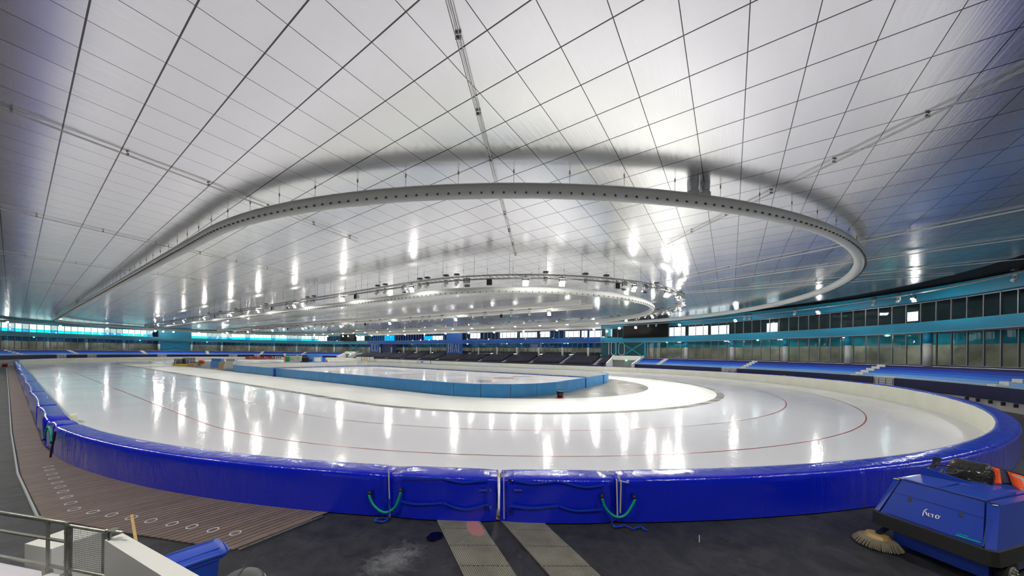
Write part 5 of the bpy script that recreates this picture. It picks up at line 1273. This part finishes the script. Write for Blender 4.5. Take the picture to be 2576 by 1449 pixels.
fbar(K(235, 705), K(1370, 1100), .012, .006, mb=m_); fbar(K(1430, 780), K(1375, 1100), .02, .006, mb=m_); obj('panel_groove', m_, mat('groove_blue', (.004, .02, .16), .4), sw)
# driver's seat, steering wheel, controls
sx, sy, szz = 1.02, 1.98, 1.49
obj('seat_cushion', lbox(.70, 1.34, 1.55, 2.0, 1.30, 1.55), 'seatblack', sw, False)
bk_ = MB(); NS = 9
for (y, grow) in ((1.98, 1.0), (2.12, .92)):
    pass
vsb = []
for j in range(NS + 1):
    t_ = j / NS; w_ = .34 * (1 - .28 * t_ ** 3); z = 1.50 + .42 * t_; yb = 1.98 + .10 * t_
    for k in range(7):
        a = -1 + 2 * k / 6; vsb.append(LM(sx + w_ * a, yb - .035 * (1 - a * a) * math.sin(PI * min(1, t_ * 1.05)), z))
    for k in range(7):
        a = 1 - 2 * k / 6; vsb.append(LM(sx + w_ * a, yb + .11, z))
bk_.add(vsb, [(j * 14 + k, j * 14 + (k + 1) % 14, (j + 1) * 14 + (k + 1) % 14, (j + 1) * 14 + k) for j in range(NS) for k in range(14)] + [tuple(range(14)), tuple(NS * 14 + k for k in range(14))[::-1]])
obj('seat_backrest', bk_, 'seatblack', sw, True)
obj('side_lever', hexa([(1.48, 1.9, 1.62), (1.56, 1.9, 1.62), (1.56, 2.0, 1.62), (1.48, 2.0, 1.62), (1.42, 1.92, 1.86), (1.52, 1.92, 1.88), (1.52, 2.02, 1.88), (1.42, 2.02, 1.86)]), 'seatblack', sw)
obj('steering_wheel', MB().tube([LM(1.25 + .22 * math.cos(a), 1.62 + .17 * math.sin(a), 1.70 + .06 * math.sin(a)) for a in [k * PI / 12 for k in range(24)]], .016, 8, True), 'dark', sw, True)
obj('steering_column', MB().tube([LM(1.25, 1.62, 1.70), LM(1.25, 1.45, 1.45)], .025, 8), 'dark', sw)
# side brush, wheel
bc = LM(1.62, .02, 0); br = MB(); rnd = random.Random(3)
for k in range(90):
    a = 2 * PI * k / 90; r0, r1 = .22, .40 + rnd.uniform(-.02, .02)
    br.tube([(bc[0] + r0 * math.cos(a), bc[1] + r0 * math.sin(a), .17), (bc[0] + (r0 + r1) / 2 * math.cos(a + .05), bc[1] + (r0 + r1) / 2 * math.sin(a + .05), .13), (bc[0] + r1 * math.cos(a + .08), bc[1] + r1 * math.sin(a + .08), .01)], [.014, .013, .009], 4)
tb = obj('side_brush', br, 'bristle', sw); obj('brush_disc', MB().disc(bc, .25, .15, .24, 20, r2=.18), 'wood', sw); obj('brush_arm', MB().bar(LM(1.62, .02, .24), LM(1.45, .2, .5), .07), 'dark', sw)
def wheel(x, y, r, w, par):
    c = Vector(LM(x, y, r)); ax = (Vector(LM(x + 1, y, r)) - c).normalized(); e1 = (Vector(LM(x, y + 1, r)) - c).normalized(); e2 = Vector((0, 0, 1))
    def cyl(r0, r1, a, b, n=24):
        vs = [c + ax * s_ + e1 * (rr * math.cos(2 * PI * k / n)) + e2 * (rr * math.sin(2 * PI * k / n)) for s_, rr in ((a, r0), (b, r1)) for k in range(n)]
        return MB().add(vs, [tuple(range(n)), tuple(range(n, 2 * n))[::-1]] + [(k, (k + 1) % n, n + (k + 1) % n, n + k) for k in range(n)])
    wo = obj('wheel', cyl(r, r, -w / 2, w / 2), 'rubber', par); h = cyl(r * .58, r * .5, -w / 2 - .012, w / 2)
    obj('hub', h, 'alu', wo)
    for k in range(8): a = k * PI / 4; q = c - ax * (w / 2 + .03) + e1 * (r * .36 * math.cos(a)) + e2 * (r * .36 * math.sin(a)); obj('spoke_boss', MB().sphere(q, .025, 6), 'steel', wo)
wheel(.06, .62, .24, .14, sw); wheel(1.5, 2.3, .24, .14, sw)
# hi-vis vest hanging over the back rail
def vest():
    n, m_ = 14, 9; mb = MB(); vs = []
    for i in range(n + 1):
        for j in range(m_ + 1):
            a, b = i / n, j / m_; x = .98 - a * (.72 + .18 * b); y = 2.42 + .05 * math.sin(a * 17) * (.3 + b) - .10 * b; z = 1.86 - .12 * a - b * (.30 + .04 * math.sin(a * 9)) - a * b * .03
            vs.append(LM(x, y, z))
    fs = []; mi = []
    for i in range(n):
        for j in range(m_):
            k = i * (m_ + 1) + j; fs.append((k, k + m_ + 1, k + m_ + 2, k + 1)); a = i / n
            t_ = 2 if .34 < a < .48 else (1 if a < .10 or .72 < a + j * .01 < .86 or (j in (1,) and .5 < a < .8) else 0); mi.append(t_)
    mb.v = [Vector(v) for v in vs]; mb.f = fs; mb.m = mi
    o = obj('hi_vis_vest', mb, ['orange', 'grey_tape', 'navy'], smooth=True); sd = o.modifiers.new('thickness', 'SOLIDIFY'); sd.thickness = .012
    tag(o, 'orange safety vest with grey and navy stripes draped behind the black seat of the sweeper', 'vest')
vest(); obj('back_rail', MB().tube([LM(.1, 2.5, 1.50), LM(.12, 2.5, 1.74), LM(1.0, 2.46, 1.84), LM(1.0, 2.46, 1.50)], .02, 8), 'dark', sw)

# ------------------------------------------------------------------ railing, white walls and bins at the lower left
def poly(pts, z): return [PX(x, y, z) for x, y in pts]
wp = mat('white_wall_paint', (.72, .72, .68), .5)
P = poly(((263, 1358), (309, 1341), (540, 1470), (440, 1470)), 1.62)
q0 = P[0]; tag(obj('parapet', MB().prism(P, 0, 1.62), wp), 'thick white parapet between the mesh gate and the blue bin', 'wall')
m = MB(); pp = poly(((62, 1368), (130, 1381), (256, 1338), (192, 1322)), 1.0); m.prism(pp, 0, 1.0)
tag(obj('parapet', m, wp), 'low white wall seen behind the grey railing and the mesh gate', 'wall')
m = MB(); pp = poly(((-40, 1407), (165, 1449), (190, 1500), (-60, 1500)), 1.0); m.prism(pp, 0, 1.0)
tag(obj('parapet', m, mat('lilac_wall_paint', (.66, .64, .70), .5)), 'pale lilac wall top in the bottom left corner, under the railing', 'wall')
def at_d(x, y, d):                         # photo pixel at view depth d -> point
    p = (fw + R3 * ((x - CX) / F) - U3 * ((y - PP) / F)) * d; return Vector((p.x, -p.y, HC + p.z))
ZT_ = 1.76; ra, rb, rc_ = (*PX(-60, 1281, ZT_), ZT_), (*PX(170, 1316, ZT_), ZT_), (*PX(303, 1338, ZT_), ZT_)
g = thing('guard_railing', 'grey metal guard railing with two posts at the left edge, above the lilac wall', 'railing', (*rb[:2], 1.0))
obj('top_rail', MB().tube([ra, rb], .028, 10), 'steel', g, True)
ra2, rb2 = Vector(ra), Vector(rb); dn = lambda z: Vector((0, 0, z))
for h, w in ((.27, .02), (.66, .022)): obj('lower_rail', MB().bar(ra2 - dn(h), rb2 - dn(h), w * 2, w), 'steel', g)
for k in (.80, 1.0):
    q = ra2.lerp(rb2, k) if k < 1 else rb2 - (rb2 - ra2).normalized() * .02
    x_ = 48 if k < 1 else 161
    obj('post', MB().bar(q, Vector((q.x, q.y, 1.0)), .085, .035), 'steel', g); obj('foot_plate', MB().box((q.x, q.y, 1.01), (1, 0), (.14, .1, .02)), 'steel', g)
gt = thing('mesh_gate', 'small metal gate filled with wire mesh between the grey railing and the white parapet', 'gate', (*rb[:2], .9))
e = (Vector(rc_) - Vector(rb)); e_ = e.normalized(); A_ = Vector(rb) + e_ * .05 - dn(.03); B_ = Vector(rb) + e_ * (e.length * .80) - dn(.03)
fr = MB().tube([A_, B_], .022, 8).tube([A_, A_ - dn(.62)], .026, 8).tube([A_ - dn(.62), B_ - dn(.62)], .024, 8).tube([B_, B_ - dn(.62)], .018, 8); obj('frame', fr, 'steel', gt)
me_ = MB(); L_ = (B_ - A_).length
for k in range(1, 26): q = A_ + e_ * (L_ * k / 26); me_.bar(q, q - dn(.62), .004)
for k in range(1, 22): q = A_ - dn(.62 * k / 22); me_.bar(q, q + e_ * L_, .004)
obj('mesh', me_, 'steel', gt); obj('top_bar', MB().tube([B_ - e_ * .06 + dn(.02), Vector(rc_) + e_ * .04], .016, 8), 'alu', gt); obj('latch', MB().box(tuple(B_ + e_ * .06 + dn(.035)), (e_.x, e_.y), (.12, .09, .02)), 'steel', gt)
for z in (.10, .52): q = A_ - dn(z) - e_ * .03; obj('hinge', MB().box(tuple(q), (e_.x, e_.y), (.08, .05, .035)), 'steel', gt)
st0, st1 = at_d(331, 1296, 5.75), at_d(343, 1368, 5.25)
tag(obj('wooden_stake', MB().bar(st0, st1 + (st1 - st0) * .9, .035, .03), 'wood'), 'rough wooden stake leaning behind the white parapet', 'stake')
# blue wheelie bin
bt = thing('wheelie_bin', 'blue wheelie bin with a closed lid behind the white parapet', 'bin', (*PX(500, 1410, 1.0), 0))
ZL = 1.06; lid = [PX(x, y, ZL) for x, y in ((545, 1351), (563, 1381), (450, 1440), (395, 1400))]
lu = (Vector(lid[1]) - Vector(lid[0])); bl = (Vector(lid[3]) - Vector(lid[0])).normalized() ; bn = Vector((-bl.y, bl.x)); 
if bn.dot(lu) < 0: bn = -bn
o0 = Vector(lid[0]); LL, WWd = .78, .56
def bp_(a, b, z): q = o0 + bl * a + bn * b; return (q.x, q.y, z)
def bbox(a0, a1, b0, b1, z0, z1, t=0.0): return MB().add([bp_(a, b, z) for z, g_ in ((z0, t), (z1, 0)) for a, b in ((a0 + g_, b0 + g_), (a1 - g_, b0 + g_), (a1 - g_, b1 - g_), (a0 + g_, b1 - g_))], [(3, 2, 1, 0), (4, 5, 6, 7), (0, 1, 5, 4), (1, 2, 6, 5), (2, 3, 7, 6), (3, 0, 4, 7)])
obj('body', bbox(.06, LL - .04, .04, WWd - .04, .05, ZL - .12, .05), 'binblue', bt)
obj('rim', bbox(.02, LL, .0, WWd, ZL - .13, ZL - .09), 'binblue', bt)
ld = MB(); vs = []; NN = 8
for i in range(NN + 1):
    a = i / NN * LL; z = ZL - .06 + .05 * math.sin(PI * min(1, i / NN * .5 + .25))
    for b, dz in ((-.02, -.07), (-.01, -.01), (.08, .015), (WWd / 2, .03), (WWd - .08, .015), (WWd + .01, -.01), (WWd + .02, -.07)): vs.append(bp_(a - .02, b, z + dz))
ld.add(vs, [(i * 7 + j, (i + 1) * 7 + j, (i + 1) * 7 + j + 1, i * 7 + j + 1) for i in range(NN) for j in range(6)] + [tuple(range(7)), tuple(NN * 7 + k for k in range(7))[::-1]])
lo = obj('lid', ld, 'binblue', bt, True); sd = lo.modifiers.new('edge', 'SOLIDIFY'); sd.thickness = .015
for b in (.10, WWd - .10): obj('lid_ridge', MB().bar(bp_(.05, b, ZL + .012), bp_(LL - .1, b, ZL + .012), .02, .012), 'binblue', bt)
obj('front_handle', MB().tube([bp_(-.05, .08, ZL - .09), bp_(-.07, .14, ZL - .09), bp_(-.07, WWd - .14, ZL - .09), bp_(-.05, WWd - .08, ZL - .09)], .018, 8), 'binblue', bt)
for b in (.02, WWd - .02): obj('bin_wheel', MB().tube([bp_(LL - .05, b - .025, .1), bp_(LL - .05, b + .025, .1)], .1, 16), 'rubber', bt)
# grey domed litter bin
gp = PX(606, 1452, .80); gb = thing('litter_bin', 'grey litter bin with a domed lid at the bottom edge beside the blue bin', 'bin', (*gp, 0))
obj('bin_body', MB().disc(gp, .25, .02, .66, 24, r2=.28), 'grey_plastic', gb, True)
dm = MB(); vs = []
for j in range(7):
    a = j / 6 * PI / 2
    vs += [(gp[0] + .30 * math.cos(a) * math.cos(2 * PI * k / 24), gp[1] + .30 * math.cos(a) * math.sin(2 * PI * k / 24), .68 + .20 * math.sin(a)) for k in range(24)]
dm.add(vs, [(j * 24 + k, j * 24 + (k + 1) % 24, (j + 1) * 24 + (k + 1) % 24, (j + 1) * 24 + k) for j in range(6) for k in range(24)] + [tuple(range(24))[::-1], tuple(6 * 24 + k for k in range(24))])
obj('lid', dm, 'grey_plastic', gb, True); obj('lid_rib', MB().tube([(gp[0] + .305 * math.cos(a) * .8, gp[1] + .305 * math.cos(a) * .6, .68 + .205 * math.sin(a)) for a in [k * PI / 12 for k in range(13)]], .012, 6), 'dark', gb)
obj('lid_rim', MB().disc(gp, .315, .655, .69, 24), 'greypaint', gb)
q = PX(1759, 1364, .0); tag(obj('floor_pin', MB().bar((*q, .0), (*q, .16), .02), 'postwhite'), 'tiny pale pin standing on the black floor between the gratings and the sweeper', 'pin')

# ------------------------------------------------------------------ world, view
w = bpy.data.worlds.new('overcast_sky'); sc.world = w; w.use_nodes = True
w.node_tree.nodes['Background'].inputs[0].default_value = (.92, .97, 1, 1); w.node_tree.nodes['Background'].inputs[1].default_value = 1.0
sc.view_settings.view_transform = 'Standard'; sc.view_settings.look = 'None'; sc.view_settings.gamma = 1; sc.view_settings.use_curve_mapping = False
sc.view_settings.exposure = 1.06
cy = sc.cycles; cy.max_bounces = 5; cy.diffuse_bounces = 2; cy.glossy_bounces = 3; cy.use_adaptive_sampling = True; cy.adaptive_threshold = .12; cy.adaptive_min_samples = 12; cy.transmission_bounces = 4; cy.transparent_max_bounces = 12
cy.sample_clamp_indirect = 6; cy.use_denoising = True; cy.use_light_tree = True; cy.blur_glossy = .5
